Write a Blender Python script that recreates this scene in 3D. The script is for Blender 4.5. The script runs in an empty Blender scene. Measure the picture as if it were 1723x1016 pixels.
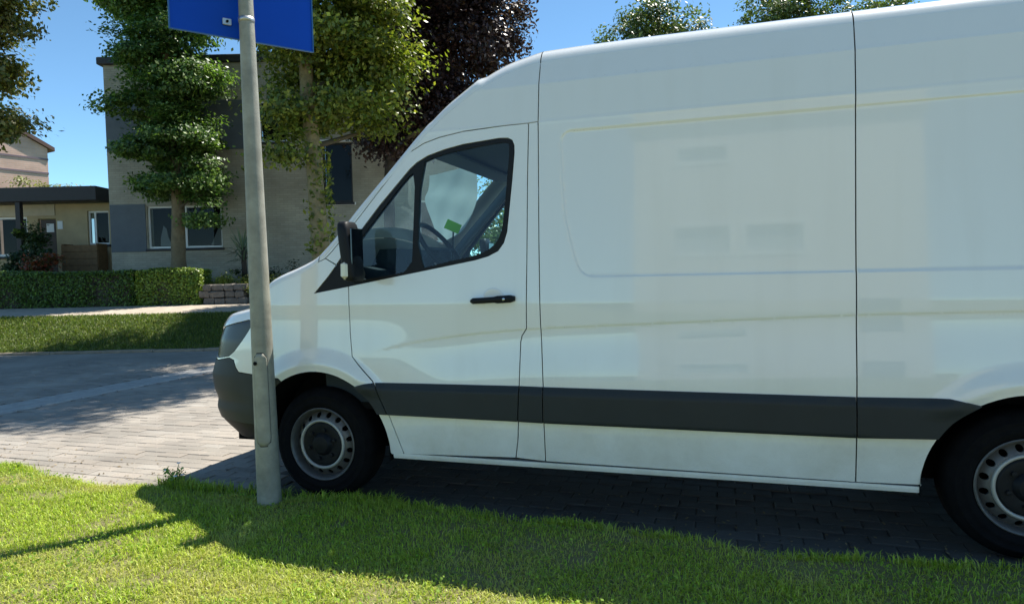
import bpy, math, random
import numpy as np
from mathutils import Vector, Matrix
from mathutils.geometry import delaunay_2d_cdt
random.seed(7); rng = np.random.default_rng(7)
S_ = bpy.context.scene
COL = S_.collection
R_ = math.radians

# ------------------------------------------------------------------ camera
CAM = Vector((2.376, -3.538, 1.361))
YAW = -0.307
cd = bpy.data.cameras.new('camera'); cam = bpy.data.objects.new('camera', cd); COL.objects.link(cam)
cd.sensor_width = 36; cd.lens = 1150/1723*36; cd.clip_start = .05; cd.clip_end = 2000
rx = Vector((0.953297, 0.301203, -0.022391)); ux = Vector((0.008740, 0.046591, 0.998876)); fx = Vector((-0.301908, 0.952421, -0.041783))
m = Matrix((rx, ux, -fx)).transposed().to_4x4(); m.translation = CAM
cam.matrix_world = m
S_.camera = cam
# ------------------------------------------------------------------ sky, sun, exposure
SUN = Vector((0.32, 0.46, 1.0)).normalized()
el = math.asin(SUN.z); az = math.atan2(SUN.x, SUN.y)
w = bpy.data.worlds.new('World'); S_.world = w; w.use_nodes = True
nt = w.node_tree; bgn = nt.nodes['Background']
sky = nt.nodes.new('ShaderNodeTexSky'); sky.sky_type = 'NISHITA'; sky.sun_disc = False
sky.sun_elevation = el; sky.sun_rotation = az; sky.air_density = .6; sky.dust_density = .05; sky.ozone_density = .5; sky.altitude = 300
tint = nt.nodes.new('ShaderNodeVectorMath'); tint.operation = 'MULTIPLY'; tint.inputs[1].default_value = (.80, 1.06, 1.06)   # clear summer sky, a touch more cyan all over
nt.links.new(sky.outputs[0], tint.inputs[0]); nt.links.new(tint.outputs[0], bgn.inputs[0]); bgn.inputs[1].default_value = .12
sd = bpy.data.lights.new('sun', 'SUN'); sd.energy = 5.0; sd.angle = R_(.53); sd.color = (1, .95, .86)
sun = bpy.data.objects.new('sun', sd); COL.objects.link(sun)
sun.rotation_euler = SUN.to_track_quat('Z', 'Y').to_euler(); sun.location = (10, 10, 30)
vs = S_.view_settings; vs.view_transform = 'Standard'; vs.look = 'None'; vs.exposure = 0.9; vs.gamma = 1; vs.use_curve_mapping = False
S_.render.engine = 'CYCLES'

# ------------------------------------------------------------------ helpers: background frame (right u, ahead v) turned 17.6 degrees from the kerb
E1 = Vector((math.cos(YAW), -math.sin(YAW), 0)); E2 = Vector((math.sin(YAW), math.cos(YAW), 0))
def BG(u, v, z=0.): 
    p = E1*u + E2*v; return Vector((CAM.x+p.x, CAM.y+p.y, z))
def sst(t): t = np.clip(t, 0, 1); return t*t*(3-2*t)
def hgt(v): return 0.64*sst((v-13.2)/2.2)+.11*np.clip((v-15.2)/1.8, 0, 1)
# ------------------------------------------------------------------ materials
MATS = {}
def nodes(m): return m.node_tree.nodes, m.node_tree.links
def mat(name, col, rough=.6, spec=.5, metal=0, coat=0, var=0., vscale=8., bump=0., bscale=60., dirt=None):
    if name in MATS: return MATS[name]
    m = bpy.data.materials.new(name); m.use_nodes = True; N, L = nodes(m); b = N['Principled BSDF']
    b.inputs['Base Color'].default_value = (*col, 1); b.inputs['Roughness'].default_value = rough
    b.inputs['Specular IOR Level'].default_value = spec; b.inputs['Metallic'].default_value = metal
    b.inputs['Coat Weight'].default_value = coat; b.inputs['Coat Roughness'].default_value = .04
    tc = N.new('ShaderNodeTexCoord')
    if var:
        n = N.new('ShaderNodeTexNoise'); n.inputs['Scale'].default_value = vscale; n.inputs['Detail'].default_value = 6; n.inputs['Roughness'].default_value = .65
        L.new(tc.outputs['Object'], n.inputs['Vector'])
        r = N.new('ShaderNodeMapRange'); r.inputs[1].default_value = .25; r.inputs[2].default_value = .75; r.inputs[3].default_value = 1-var; r.inputs[4].default_value = 1+var
        L.new(n.outputs[0], r.inputs[0])
        x = N.new('ShaderNodeVectorMath'); x.operation = 'SCALE'; x.inputs[0].default_value = col; L.new(r.outputs[0], x.inputs['Scale'])
        L.new(x.outputs[0], b.inputs['Base Color'])
    if bump:
        n = N.new('ShaderNodeTexNoise'); n.inputs['Scale'].default_value = bscale; n.inputs['Detail'].default_value = 5
        L.new(tc.outputs['Object'], n.inputs['Vector'])
        bp = N.new('ShaderNodeBump'); bp.inputs['Strength'].default_value = bump; bp.inputs['Distance'].default_value = .02
        L.new(n.outputs[0], bp.inputs['Height']); L.new(bp.outputs[0], b.inputs['Normal'])
    MATS[name] = m; return m
def leafmat(name, trans=.35, rough=.42):
    if name in MATS: return MATS[name]
    m = bpy.data.materials.new(name); m.use_nodes = True; N, L = nodes(m); b = N['Principled BSDF']
    a = N.new('ShaderNodeAttribute'); a.attribute_name = 'col'
    b.inputs['Roughness'].default_value = rough; b.inputs['Specular IOR Level'].default_value = .5
    L.new(a.outputs['Color'], b.inputs['Base Color'])
    t = N.new('ShaderNodeBsdfTranslucent'); s = N.new('ShaderNodeVectorMath'); s.operation = 'MULTIPLY'; s.inputs[1].default_value = (1.25, 1.35, .5)
    L.new(a.outputs['Color'], s.inputs[0]); L.new(s.outputs[0], t.inputs[0])
    x = N.new('ShaderNodeMixShader'); x.inputs[0].default_value = trans
    L.new(b.outputs[0], x.inputs[1]); L.new(t.outputs[0], x.inputs[2]); L.new(x.outputs[0], N['Material Output'].inputs[0])
    MATS[name] = m; return m
def brickmat(name, c1, c2, mortar, bw=.22, bh=.065, gap=.012, rough=.85):
    m = bpy.data.materials.new(name); m.use_nodes = True; N, L = nodes(m); b = N['Principled BSDF']
    tc = N.new('ShaderNodeTexCoord'); mp = N.new('ShaderNodeMapping'); mp.inputs['Rotation'].default_value = (R_(90), 0, 0)
    L.new(tc.outputs['Object'], mp.inputs[0])
    t = N.new('ShaderNodeTexBrick'); t.inputs['Scale'].default_value = 1; t.inputs['Brick Width'].default_value = bw; t.inputs['Row Height'].default_value = bh
    t.inputs['Mortar Size'].default_value = gap/2; t.inputs['Color1'].default_value = (*c1, 1); t.inputs['Color2'].default_value = (*c2, 1); t.inputs['Mortar'].default_value = (*mortar, 1)
    L.new(mp.outputs[0], t.inputs['Vector'])
    n = N.new('ShaderNodeTexNoise'); n.inputs['Scale'].default_value = 1.1; n.inputs['Detail'].default_value = 7; L.new(tc.outputs['Object'], n.inputs['Vector'])
    r = N.new('ShaderNodeMapRange'); r.inputs[1].default_value = .3; r.inputs[2].default_value = .7; r.inputs[3].default_value = .8; r.inputs[4].default_value = 1.15; L.new(n.outputs[0], r.inputs[0])
    x = N.new('ShaderNodeVectorMath'); x.operation = 'SCALE'; L.new(t.outputs[0], x.inputs[0]); L.new(r.outputs[0], x.inputs['Scale']); L.new(x.outputs[0], b.inputs['Base Color'])
    bp = N.new('ShaderNodeBump'); bp.inputs['Strength'].default_value = .5; bp.inputs['Distance'].default_value = .01; bp.invert = True
    L.new(t.outputs['Fac'], bp.inputs['Height']); L.new(bp.outputs[0], b.inputs['Normal'])
    b.inputs['Roughness'].default_value = rough; MATS[name] = m; return m
def glassmat(name, tint, haze=0.0, refl=.045):
    m = bpy.data.materials.new(name); m.use_nodes = True; N, L = nodes(m); N.remove(N['Principled BSDF']); out = N['Material Output']
    t = N.new('ShaderNodeBsdfTransparent'); t.inputs[0].default_value = (*tint, 1)
    g = N.new('ShaderNodeBsdfGlossy'); g.inputs['Roughness'].default_value = .01
    # Schlick reflectance from the facing angle, the same from both sides of the pane
    lw = N.new('ShaderNodeLayerWeight'); lw.inputs[0].default_value = .5
    pw = N.new('ShaderNodeMath'); pw.operation = 'POWER'; pw.inputs[1].default_value = 5; L.new(lw.outputs['Facing'], pw.inputs[0])
    ma = N.new('ShaderNodeMath'); ma.operation = 'MULTIPLY_ADD'; ma.inputs[1].default_value = .92; ma.inputs[2].default_value = refl; L.new(pw.outputs[0], ma.inputs[0])
    x = N.new('ShaderNodeMixShader'); L.new(ma.outputs[0], x.inputs[0]); L.new(t.outputs[0], x.inputs[1]); L.new(g.outputs[0], x.inputs[2])
    if haze:   # a film of road dust on the pane
        d = N.new('ShaderNodeBsdfDiffuse'); d.inputs[0].default_value = (.6, .6, .56, 1); tr = N.new('ShaderNodeBsdfTranslucent'); tr.inputs[0].default_value = (.6, .6, .56, 1)
        y = N.new('ShaderNodeMixShader'); y.inputs[0].default_value = .5; L.new(d.outputs[0], y.inputs[1]); L.new(tr.outputs[0], y.inputs[2])
        tc = N.new('ShaderNodeTexCoord'); n = N.new('ShaderNodeTexNoise'); n.inputs['Scale'].default_value = 3; n.inputs['Detail'].default_value = 8; L.new(tc.outputs['Object'], n.inputs['Vector'])
        mr = N.new('ShaderNodeMapRange'); mr.inputs[1].default_value = .35; mr.inputs[2].default_value = .7; mr.inputs[3].default_value = haze*.5; mr.inputs[4].default_value = haze*1.6; L.new(n.outputs[0], mr.inputs[0])
        z = N.new('ShaderNodeMixShader'); L.new(mr.outputs[0], z.inputs[0]); L.new(x.outputs[0], z.inputs[1]); L.new(y.outputs[0], z.inputs[2]); x = z
    L.new(x.outputs[0], out.inputs[0]); MATS[name] = m; return m

# ------------------------------------------------------------------ mesh builder
class MB:
    def __init__(s): s.v = []; s.f = []
    def add(s, v, f):
        o = len(s.v); s.v += [tuple(p) for p in v]; s.f += [tuple(i+o for i in q) for q in f]; return s
    def box(s, x0, x1, y0, y1, z0, z1, b=0.):
        if not b:
            v = [(x, y, z) for z in (z0, z1) for x, y in ((x0, y0), (x1, y0), (x1, y1), (x0, y1))]
            return s.add(v, [(3, 2, 1, 0), (4, 5, 6, 7), (0, 1, 5, 4), (1, 2, 6, 5), (2, 3, 7, 6), (3, 0, 4, 7)])
        b = min(b, (x1-x0)/2.2, (y1-y0)/2.2, (z1-z0)/2.2)
        rings = []
        for z, i in ((z0, b), (z0+b, 0), (z1-b, 0), (z1, b)):
            X0, X1, Y0, Y1 = x0+i, x1-i, y0+i, y1-i; c = b*.6
            rings.append([(X0+c, Y0, z), (X1-c, Y0, z), (X1, Y0+c, z), (X1, Y1-c, z), (X1-c, Y1, z), (X0+c, Y1, z), (X0, Y1-c, z), (X0, Y0+c, z)])
        v = sum(rings, []); f = [tuple(range(7, -1, -1)), tuple(24+k for k in range(8))]
        for k in range(3):
            for j in range(8): f.append((k*8+j, k*8+(j+1) % 8, k*8+8+(j+1) % 8, k*8+8+j))
        return s.add(v, f)
    def tube(s, pts, rad, n=10, cap=True):
        pts = [Vector(p) for p in pts]; k = len(pts)
        if not hasattr(rad, '__len__'): rad = [rad]*k
        v = []; f = []; a = None
        for i, p in enumerate(pts):
            d = (pts[min(i+1, k-1)]-pts[max(i-1, 0)]).normalized()
            if a is None: a = d.orthogonal().normalized()
            a = (a-d*a.dot(d)).normalized(); b = d.cross(a)
            for j in range(n):
                t = 2*math.pi*j/n; v.append(p+(a*math.cos(t)+b*math.sin(t))*rad[i])
        for i in range(k-1):
            for j in range(n): f.append((i*n+j, i*n+(j+1) % n, i*n+n+(j+1) % n, i*n+n+j))
        if cap: f += [tuple(range(n-1, -1, -1)), tuple((k-1)*n+j for j in range(n))]
        return s.add(v, f)
    def lathe(s, prof, axis='z', c=(0, 0, 0), n=40, closed=False):
        v = []; f = []; k = len(prof)
        for r, h in prof:
            for j in range(n):
                t = 2*math.pi*j/n
                if axis == 'z': v.append((c[0]+r*math.cos(t), c[1]+r*math.sin(t), c[2]+h))
                else: v.append((c[0]+r*math.cos(t), c[1]+h, c[2]+r*math.sin(t)))
        for i in range(k-1):
            for j in range(n):
                q = (i*n+j, i*n+(j+1) % n, i*n+n+(j+1) % n, i*n+n+j); f.append(q if axis == 'z' else q[::-1])
        return s.add(v, f)
    def prism(s, poly, axis, a0, a1):
        # poly 2D; axis 'x': poly in (y,z); 'y': poly in (x,z); 'z': (x,y)
        def P(p, a): return {'x': (a, p[0], p[1]), 'y': (p[0], a, p[1]), 'z': (p[0], p[1], a)}[axis]
        n = len(poly); v = [P(p, a0) for p in poly]+[P(p, a1) for p in poly]
        f = [tuple(range(n)), tuple(range(2*n-1, n-1, -1))]+[(i, n+i, n+(i+1) % n, (i+1) % n) for i in range(n)]
        return s.add(v, f)
def rawmesh(name, v, f):
    me = bpy.data.meshes.new(name); me.from_pydata(v, [], f); me.update(); return me
def obj(name, mb, m, parent=None, smooth=False, world=False, angle=None, recalc=True):
    me = mb if isinstance(mb, bpy.types.Mesh) else rawmesh(name, mb.v, mb.f)
    if recalc and not isinstance(mb, bpy.types.Mesh):
        import bmesh
        b = bmesh.new(); b.from_mesh(me); bmesh.ops.recalc_face_normals(b, faces=b.faces); b.to_mesh(me); b.free()
    me.materials.clear(); me.materials.append(m)
    if smooth: me.polygons.foreach_set('use_smooth', [True]*len(me.polygons))
    if angle: me.set_sharp_from_angle(angle=R_(angle))
    o = bpy.data.objects.new(name, me); COL.objects.link(o)
    if parent:
        o.parent = parent
        if world: me.transform(Matrix.Translation(-parent.location))
    return o
def tag(o, label=None, cat=None, group=None, kind=None):
    if label: o['label'] = label
    if cat: o['category'] = cat
    if group: o['group'] = group
    if kind: o['kind'] = kind
    return o
def empty(name, loc, rz=0):
    o = bpy.data.objects.new(name, None); COL.objects.link(o); o.location = loc; o.rotation_euler.z = rz; o.empty_display_size = .2; return o
def struct(name, mb, m, **k): return tag(obj(name, mb, m, **k), kind='structure')

# ------------------------------------------------------------------ ground, road, lawns
M_soil = mat('soil', (.11, .085, .05), .95, var=.4, vscale=14, bump=.6, bscale=40)
M_far = mat('rough_grass', (.085, .115, .03), .9, var=.45, vscale=3, bump=.8, bscale=30)
us = np.r_[np.linspace(-700, -60, 12), np.linspace(-50, 40, 46), np.linspace(60, 700, 12)]
vv = np.r_[np.linspace(-500, -40, 10), np.linspace(-30, 12, 12), np.linspace(12.6, 17, 23), np.linspace(20, 60, 9), np.linspace(100, 900, 9)]
gv = [tuple(BG(u, v, -0.07+hgt(v))) for v in vv for u in us]; nu = len(us)
gf = [(j*nu+i, j*nu+i+1, j*nu+nu+i+1, j*nu+nu+i) for j in range(len(vv)-1) for i in range(nu-1)]
ground = struct('ground', MB().add(gv, gf), M_far, smooth=True)

# the far lawn bank and footpath, laid over the rising ground
def strip(name, v0, v1, u0, u1, dz, m, nv=12, nuu=60, jag=0.):
    v = []; f = []
    for j in range(nv+1):
        for i in range(nuu+1):
            u = u0+(u1-u0)*i/nuu; q = v0+(v1-v0)*j/nv
            if jag and j in (0, nv): q += jag*math.sin(u*3.1)+jag*.6*math.sin(u*7.7)
            v.append(tuple(BG(u, q, float(hgt(q))+dz)))
    for j in range(nv):
        for i in range(nuu): f.append((j*(nuu+1)+i, j*(nuu+1)+i+1, (j+1)*(nuu+1)+i+1, (j+1)*(nuu+1)+i))
    return struct(name, MB().add(v, f), m, smooth=True)
M_path = mat('path_paving', (.40, .34, .27), .9, var=.3, vscale=5, bump=.4, bscale=30)
lawn = strip('lawn', 13.36, 15.2, -22, 6, 0.0, M_far)
path = strip('footpath', 15.2, 16.95, -22, 6, .012, M_path)
garden = strip('garden_bed', 16.95, 20.6, -22, 6, .006, M_soil)

# road bed under the pavers
M_bed = None
def road_material():
    m = bpy.data.materials.new('road_paving'); m.use_nodes = True; N, L = nodes(m); b = N['Principled BSDF']
    tc = N.new('ShaderNodeTexCoord'); t = N.new('ShaderNodeTexBrick'); t.inputs['Scale'].default_value = 1; t.inputs['Brick Width'].default_value = .21; t.inputs['Row Height'].default_value = .105
    t.inputs['Mortar Size'].default_value = .006; t.inputs['Color1'].default_value = (.28, .255, .22, 1); t.inputs['Color2'].default_value = (.25, .225, .195, 1); t.inputs['Mortar'].default_value = (.21, .19, .16, 1)
    L.new(tc.outputs['Object'], t.inputs['Vector'])
    n = N.new('ShaderNodeTexNoise'); n.inputs['Scale'].default_value = .9; n.inputs['Detail'].default_value = 8; L.new(tc.outputs['Object'], n.inputs['Vector'])
    r = N.new('ShaderNodeMapRange'); r.inputs[1].default_value = .3; r.inputs[2].default_value = .7; r.inputs[3].default_value = .8; r.inputs[4].default_value = 1.2; L.new(n.outputs[0], r.inputs[0])
    x = N.new('ShaderNodeVectorMath'); x.operation = 'SCALE'; L.new(t.outputs[0], x.inputs[0]); L.new(r.outputs[0], x.inputs['Scale']); L.new(x.outputs[0], b.inputs['Base Color'])
    b.inputs['Roughness'].default_value = .85
    return m
def paver_material(name='clay_paver', k_=1.):
    m = bpy.data.materials.new(name); m.use_nodes = True; N, L = nodes(m); b = N['Principled BSDF']
    oi = N.new('ShaderNodeObjectInfo'); g = N.new('ShaderNodeNewGeometry'); a = N.new('ShaderNodeMath'); a.operation = 'ADD'
    L.new(oi.outputs['Random'], a.inputs[0]); L.new(g.outputs['Random Per Island'], a.inputs[1])
    fr = N.new('ShaderNodeMath'); fr.operation = 'FRACT'; L.new(a.outputs[0], fr.inputs[0])
    cr = N.new('ShaderNodeValToRGB'); e = cr.color_ramp.elements; e[0].color = (.225, .20, .17, 1); e[1].color = (.29, .265, .23, 1)
    k = cr.color_ramp.elements.new(.4); k.color = (.26, .235, .20, 1); k = cr.color_ramp.elements.new(.75); k.color = (.275, .24, .20, 1)
    L.new(fr.outputs[0], cr.inputs[0])
    n = N.new('ShaderNodeTexNoise'); n.inputs['Scale'].default_value = 1.3; n.inputs['Detail'].default_value = 9; L.new(g.outputs['Position'], n.inputs['Vector'])
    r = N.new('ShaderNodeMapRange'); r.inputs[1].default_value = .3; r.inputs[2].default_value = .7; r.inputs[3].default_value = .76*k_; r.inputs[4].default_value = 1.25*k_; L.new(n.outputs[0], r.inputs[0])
    x = N.new('ShaderNodeVectorMath'); x.operation = 'SCALE'; L.new(cr.outputs[0], x.inputs[0]); L.new(r.outputs[0], x.inputs['Scale']); L.new(x.outputs[0], b.inputs['Base Color'])
    n2 = N.new('ShaderNodeTexNoise'); n2.inputs['Scale'].default_value = 60; L.new(g.outputs['Position'], n2.inputs['Vector'])
    bp = N.new('ShaderNodeBump'); bp.inputs['Strength'].default_value = .35; bp.inputs['Distance'].default_value = .01; L.new(n2.outputs[0], bp.inputs['Height']); L.new(bp.outputs[0], b.inputs['Normal'])
    b.inputs['Roughness'].default_value = .85
    return m
M_road = road_material(); M_pav = paver_material(); M_shadepav = paver_material('shade_paver', .3)  # second paver material is the first darkened: shade under the van put into colour
e1 = BG(-45, 13.22); e2 = BG(30, 13.22)
road = struct('road', MB().add([(-45, -.6, -.014), (40, -.6, -.014), (e2.x, e2.y, -.014), (e1.x, e1.y, -.014)], [(0, 1, 2, 3)]), M_road)
# single pavers: nearest 300 as pieces, the others as one mesh
GX, GY = .21, .105
cells = []
for j in range(int(5.9/GY)):
    y = -.285+GY*j+GY/2
    for i in range(int(12.6/GX)+1):
        x = -8.2+GX*i+(GX/2 if j % 2 else 0)
        if abs(x+5.2) < .27: continue
        cells.append((x, y))
def paver_verts(dx, dy, h):
    b = .006; return [(-dx, -dy, -.02), (dx, -dy, -.02), (dx, dy, -.02), (-dx, dy, -.02), (-dx, -dy, h-b*.6), (dx, -dy, h-b*.6), (dx, dy, h-b*.6), (-dx, dy, h-b*.6),
                      (-dx+b, -dy+b, h), (dx-b, -dy+b, h), (dx-b, dy-b, h), (-dx+b, dy-b, h)]
PF = [(0, 1, 5, 4), (1, 2, 6, 5), (2, 3, 7, 6), (3, 0, 4, 7), (4, 5, 9, 8), (5, 6, 10, 9), (6, 7, 11, 10), (7, 4, 8, 11), (8, 9, 10, 11)]
pme = rawmesh('paver', paver_verts(.1028, .0503, 0.), PF); pme.materials.append(M_pav)
vis = sorted((c for c in cells if -4.6 < c[0] < -.8 and c[1] > .18), key=lambda c: (c[0]-CAM.x)**2+(c[1]-CAM.y)**2)[:300]
vset = set(vis)
for x, y in vis:
    o = bpy.data.objects.new('paver', pme); COL.objects.link(o); o.parent = road; o.location = (x, y, random.uniform(-.003, .003)); o.rotation_euler = (random.uniform(-.01, .01), random.uniform(-.006, .006), random.uniform(-.008, .008))
mb = MB(); shadepav = MB()
for c in cells:
    if c in vset: continue
    dz = random.uniform(-.005, .004); (shadepav if c[0] > -.62 and c[1] < 2.25 else mb).add([(c[0]+p[0], c[1]+p[1], p[2]+dz) for p in paver_verts(.1028, .0503, 0.)], PF)
tag(obj('paver_field', mb, M_pav, road, recalc=False), kind='stuff'); tag(obj('van_shade_pavers', shadepav, M_shadepav, road, recalc=False), 'pavers under and beside the van, darkened in colour for its shade', kind='stuff')
# pale concrete gutter band crossing the road, slab by slab
M_conc = mat('pale_concrete', (.34, .325, .30), .9, var=.25, vscale=9, bump=.3, bscale=60)
y = .1
while y < 9.5:
    obj('gutter_slab', MB().box(-5.45, -4.95, y, y+.49, -.03, .006+random.uniform(-.002, .002), .008), M_conc, road); y += .5
# far kerb
M_kerb = mat('kerb_concrete', (.27, .22, .16), .9, var=.3, vscale=7, bump=.4, bscale=50)
kerb = empty('kerb', BG(0, 13.32, 0), -YAW); kerb['kind'] = 'structure'
for i in range(26):
    obj('kerb_stone', MB().box(-18+i, -18+i+.99, -.09, .09, -.05, .03+random.uniform(-.008, .008), .012), M_kerb, kerb)

# ------------------------------------------------------------------ leaf and blade clouds (one mesh each)
def setcol(me, cols, per):
    a = me.attributes.new('col', 'FLOAT_COLOR', 'POINT'); c = np.ones((len(cols), 4), np.float32); c[:, :3] = cols
    a.data.foreach_set('color', np.repeat(c, per, 0).ravel())
def quadmesh(name, V):           # V (n,4,3)
    n = len(V); me = bpy.data.meshes.new(name); me.vertices.add(n*4); me.vertices.foreach_set('co', np.ascontiguousarray(V, np.float32).ravel())
    me.loops.add(n*4); me.loops.foreach_set('vertex_index', np.arange(n*4, dtype=np.int32))
    me.polygons.add(n); me.polygons.foreach_set('loop_start', np.arange(0, n*4, 4, dtype=np.int32)); me.polygons.foreach_set('loop_total', np.full(n, 4, np.int32))
    me.update(calc_edges=True); return me
def mixcols(n, pal, jit=.2):
    pal = np.array(pal); w_ = rng.dirichlet(np.ones(len(pal))*.5, n); c = w_@pal
    return np.clip(c*(1+rng.normal(0, jit, (n, 1))), .003, 1)
def leaves(name, P, size, pal, outward=None, droop=.3, jit=.22, aspect=.55, up=.35):
    n = len(P)
    nrm = rng.normal(0, 1, (n, 3)); nrm[:, 2] = np.abs(nrm[:, 2])+up
    if outward is not None: nrm = nrm*.7+outward*.9
    nrm /= np.linalg.norm(nrm, axis=1)[:, None]
    d = rng.normal(0, 1, (n, 3)); d[:, 2] -= droop; d -= nrm*np.sum(d*nrm, 1)[:, None]; d /= np.linalg.norm(d, axis=1)[:, None]+1e-9
    s = np.cross(nrm, d); L_ = (size*rng.uniform(.6, 1.35, n))[:, None]; W_ = L_*aspect
    V = np.empty((n, 4, 3)); V[:, 0] = P-d*L_*.5; V[:, 1] = P+s*W_*.5-nrm*L_*.08; V[:, 2] = P+d*L_*.5-nrm*L_*.12; V[:, 3] = P-s*W_*.5-nrm*L_*.08
    me = quadmesh(name, V); setcol(me, mixcols(n, pal, jit), 4); return me
def blades(name, P, h, wd, pal, lean=.45, jit=.25):
    n = len(P); a = rng.uniform(0, 2*np.pi, n); ln = rng.uniform(0.05, lean, n)*1.6; H_ = h*rng.uniform(.5, 1.3, n)
    dx = np.stack([np.cos(a), np.sin(a), np.zeros(n)], 1); sx = np.stack([-np.sin(a), np.cos(a), np.zeros(n)], 1)
    w_ = (wd*rng.uniform(.6, 1.4, n))[:, None]; up = np.zeros((n, 3)); up[:, 2] = 1
    m_ = P+dx*(H_*ln*.35)[:, None]+up*(H_*.6)[:, None]; t = P+dx*(H_*ln)[:, None]+up*(H_*(1-.25*ln))[:, None]
    V = np.empty((n, 2, 4, 3)); V[:, 0, 0] = P-sx*w_/2; V[:, 0, 1] = P+sx*w_/2; V[:, 0, 2] = m_+sx*w_*.42; V[:, 0, 3] = m_-sx*w_*.42
    V[:, 1, 0] = m_-sx*w_*.42; V[:, 1, 1] = m_+sx*w_*.42; V[:, 1, 2] = t+sx*w_*.06; V[:, 1, 3] = t-sx*w_*.06
    me = quadmesh(name, V.reshape(-1, 4, 3)); setcol(me, np.repeat(mixcols(n, pal, jit), 2, 0), 4); return me
def vnoise(x, y, s, seed=0):
    # cheap smooth 2-D value noise
    r = np.random.default_rng(seed); T = r.uniform(0, 1, (64, 64)); X = x*s+1000; Y = y*s+1000
    i = np.floor(X).astype(int); j = np.floor(Y).astype(int); a = sst(X-i); b = sst(Y-j); g = lambda p, q: T[p % 64, q % 64]
    return (g(i, j)*(1-a)+g(i+1, j)*a)*(1-b)+(g(i, j+1)*(1-a)+g(i+1, j+1)*a)*b

# ------------------------------------------------------------------ near verge (grass strip the photographer stands on)
def edge_y(x): return .03+.05*np.sin(x*1.7+.5)+.04*np.sin(x*4.3)+.025*np.sin(x*9.1)-.035*np.clip(x-1.2, 0, 3)+.06*np.clip(-x-1.4, 0, 3)
def verge_z(x, y):
    d = np.clip(edge_y(x)-y, 0, 3); return .05*sst(d/.22)+.012*d+.014*(vnoise(x, y, 1.7, 3)-.5)
xs = np.r_[np.linspace(-60, -7, 14), np.linspace(-6, 6, 121), np.linspace(7, 60, 14)]
v = []; f = []; rows = np.r_[np.linspace(0, .3, 7), np.linspace(.4, 3, 27), np.linspace(4, 34, 11)]
for k, d in enumerate(rows):
    for x in xs:
        y = float(edge_y(np.clip(x, -5, 5)))-d; z = float(verge_z(np.array(np.clip(x, -5, 5)), np.array(y))) if k else -.03
        v.append((x, y, z))
n_ = len(xs)
for k in range(len(rows)-1):
    for i in range(n_-1): f.append((k*n_+i, (k+1)*n_+i, (k+1)*n_+i+1, k*n_+i+1))
def verge_material():
    m = bpy.data.materials.new('verge_turf'); m.use_nodes = True; N, L = nodes(m); b = N['Principled BSDF']
    g = N.new('ShaderNodeNewGeometry'); n = N.new('ShaderNodeTexNoise'); n.inputs['Scale'].default_value = 5; n.inputs['Detail'].default_value = 9; n.inputs['Roughness'].default_value = .7; L.new(g.outputs['Position'], n.inputs['Vector'])
    cr = N.new('ShaderNodeValToRGB'); e = cr.color_ramp.elements; e[0].position = .40; e[0].color = (.15, .13, .06, 1); e[1].position = .62; e[1].color = (.155, .17, .045, 1)
    L.new(n.outputs[0], cr.inputs[0]); L.new(cr.outputs[0], b.inputs['Base Color']); b.inputs['Roughness'].default_value = .95
    bp = N.new('ShaderNodeBump'); bp.inputs['Strength'].default_value = .8; L.new(n.outputs[0], bp.inputs['Height']); L.new(bp.outputs[0], b.inputs['Normal'])
    return m
verge = struct('verge', MB().add(v, f), verge_material(), smooth=True)
NB = 340000
x = rng.uniform(-4.6, 4.4, NB); y = rng.uniform(-2.2, .25, NB)
ey = edge_y(x); dens = vnoise(x, y, 2.3, 5)*.6+vnoise(x, y, 7, 6)*.4
keep = (y < ey-.01+.03*rng.normal(0, 1, NB)) & (rng.uniform(0, 1, NB) < np.clip((dens-.12)*2.8, .3, 1)*np.clip(.06+(ey-y)/np.where(x > .6, .5, .22), .06, 1)*np.where(x > 1.0, .85, 1))
# only where the view reaches
dx_ = (x-CAM.x)*E1.x+(y-CAM.y)*E1.y; dv_ = (x-CAM.x)*E2.x+(y-CAM.y)*E2.y
keep &= (dv_ > 1.9) & (np.abs(dx_) < dv_*.80+.25)
x, y = x[keep], y[keep]; P = np.stack([x, y, verge_z(x, y)-.004], 1)
near = np.clip((edge_y(x)-y)/.5, 0, 1)
patch = np.clip(vnoise(x, y, 1.3, 31)*.55+vnoise(x, y, 4.1, 32)*.45, 0, 1)
hh = .022+.018*vnoise(x, y, 3.1, 9)+.012*(near < .4)
pal = [(.31, .45, .03), (.42, .52, .05), (.19, .33, .022), (.52, .51, .12), (.36, .45, .045)]
me = blades('grass_blades', P, hh*(1.15-.5*patch), .0042, pal, .8)
dry = np.clip((patch-.50)*3.2, 0, .75)*rng.uniform(.3, 1, len(x)); ca = me.attributes['col']; q_ = np.empty(len(me.vertices)*4, np.float32); ca.data.foreach_get('color', q_); q_ = q_.reshape(-1, 4)
d8 = np.repeat(dry, 8)[:, None]; q_[:, :3] = q_[:, :3]*(1-d8)+np.array([.56, .50, .17])*d8; ca.data.foreach_set('color', q_.ravel())
tag(obj('verge_grass', me, leafmat('grass_blade', .35, .45)), 'short sunlit grass on the near verge, shaded beside the van', 'grass', kind='stuff')
# broad-leaved weeds and clover in the turf
n = 5200; x = rng.uniform(-4, 4.2, n); y = rng.uniform(-2, .08, n); k = (vnoise(x, y, 2.0, 12) > .52) & (y < edge_y(x)-.02); x, y = x[k], y[k]
P = np.repeat(np.stack([x, y, verge_z(x, y)+.022], 1), 3, 0)+rng.normal(0, .012, (len(x)*3, 3))
tag(obj('clover', leaves('clover', P, .015, [(.20, .33, .035), (.28, .38, .06), (.15, .27, .03)], aspect=.8), leafmat('clover_leaf', .4, .8)), 'low clover and weed leaves scattered through the near verge', 'clover', kind='stuff')
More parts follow.
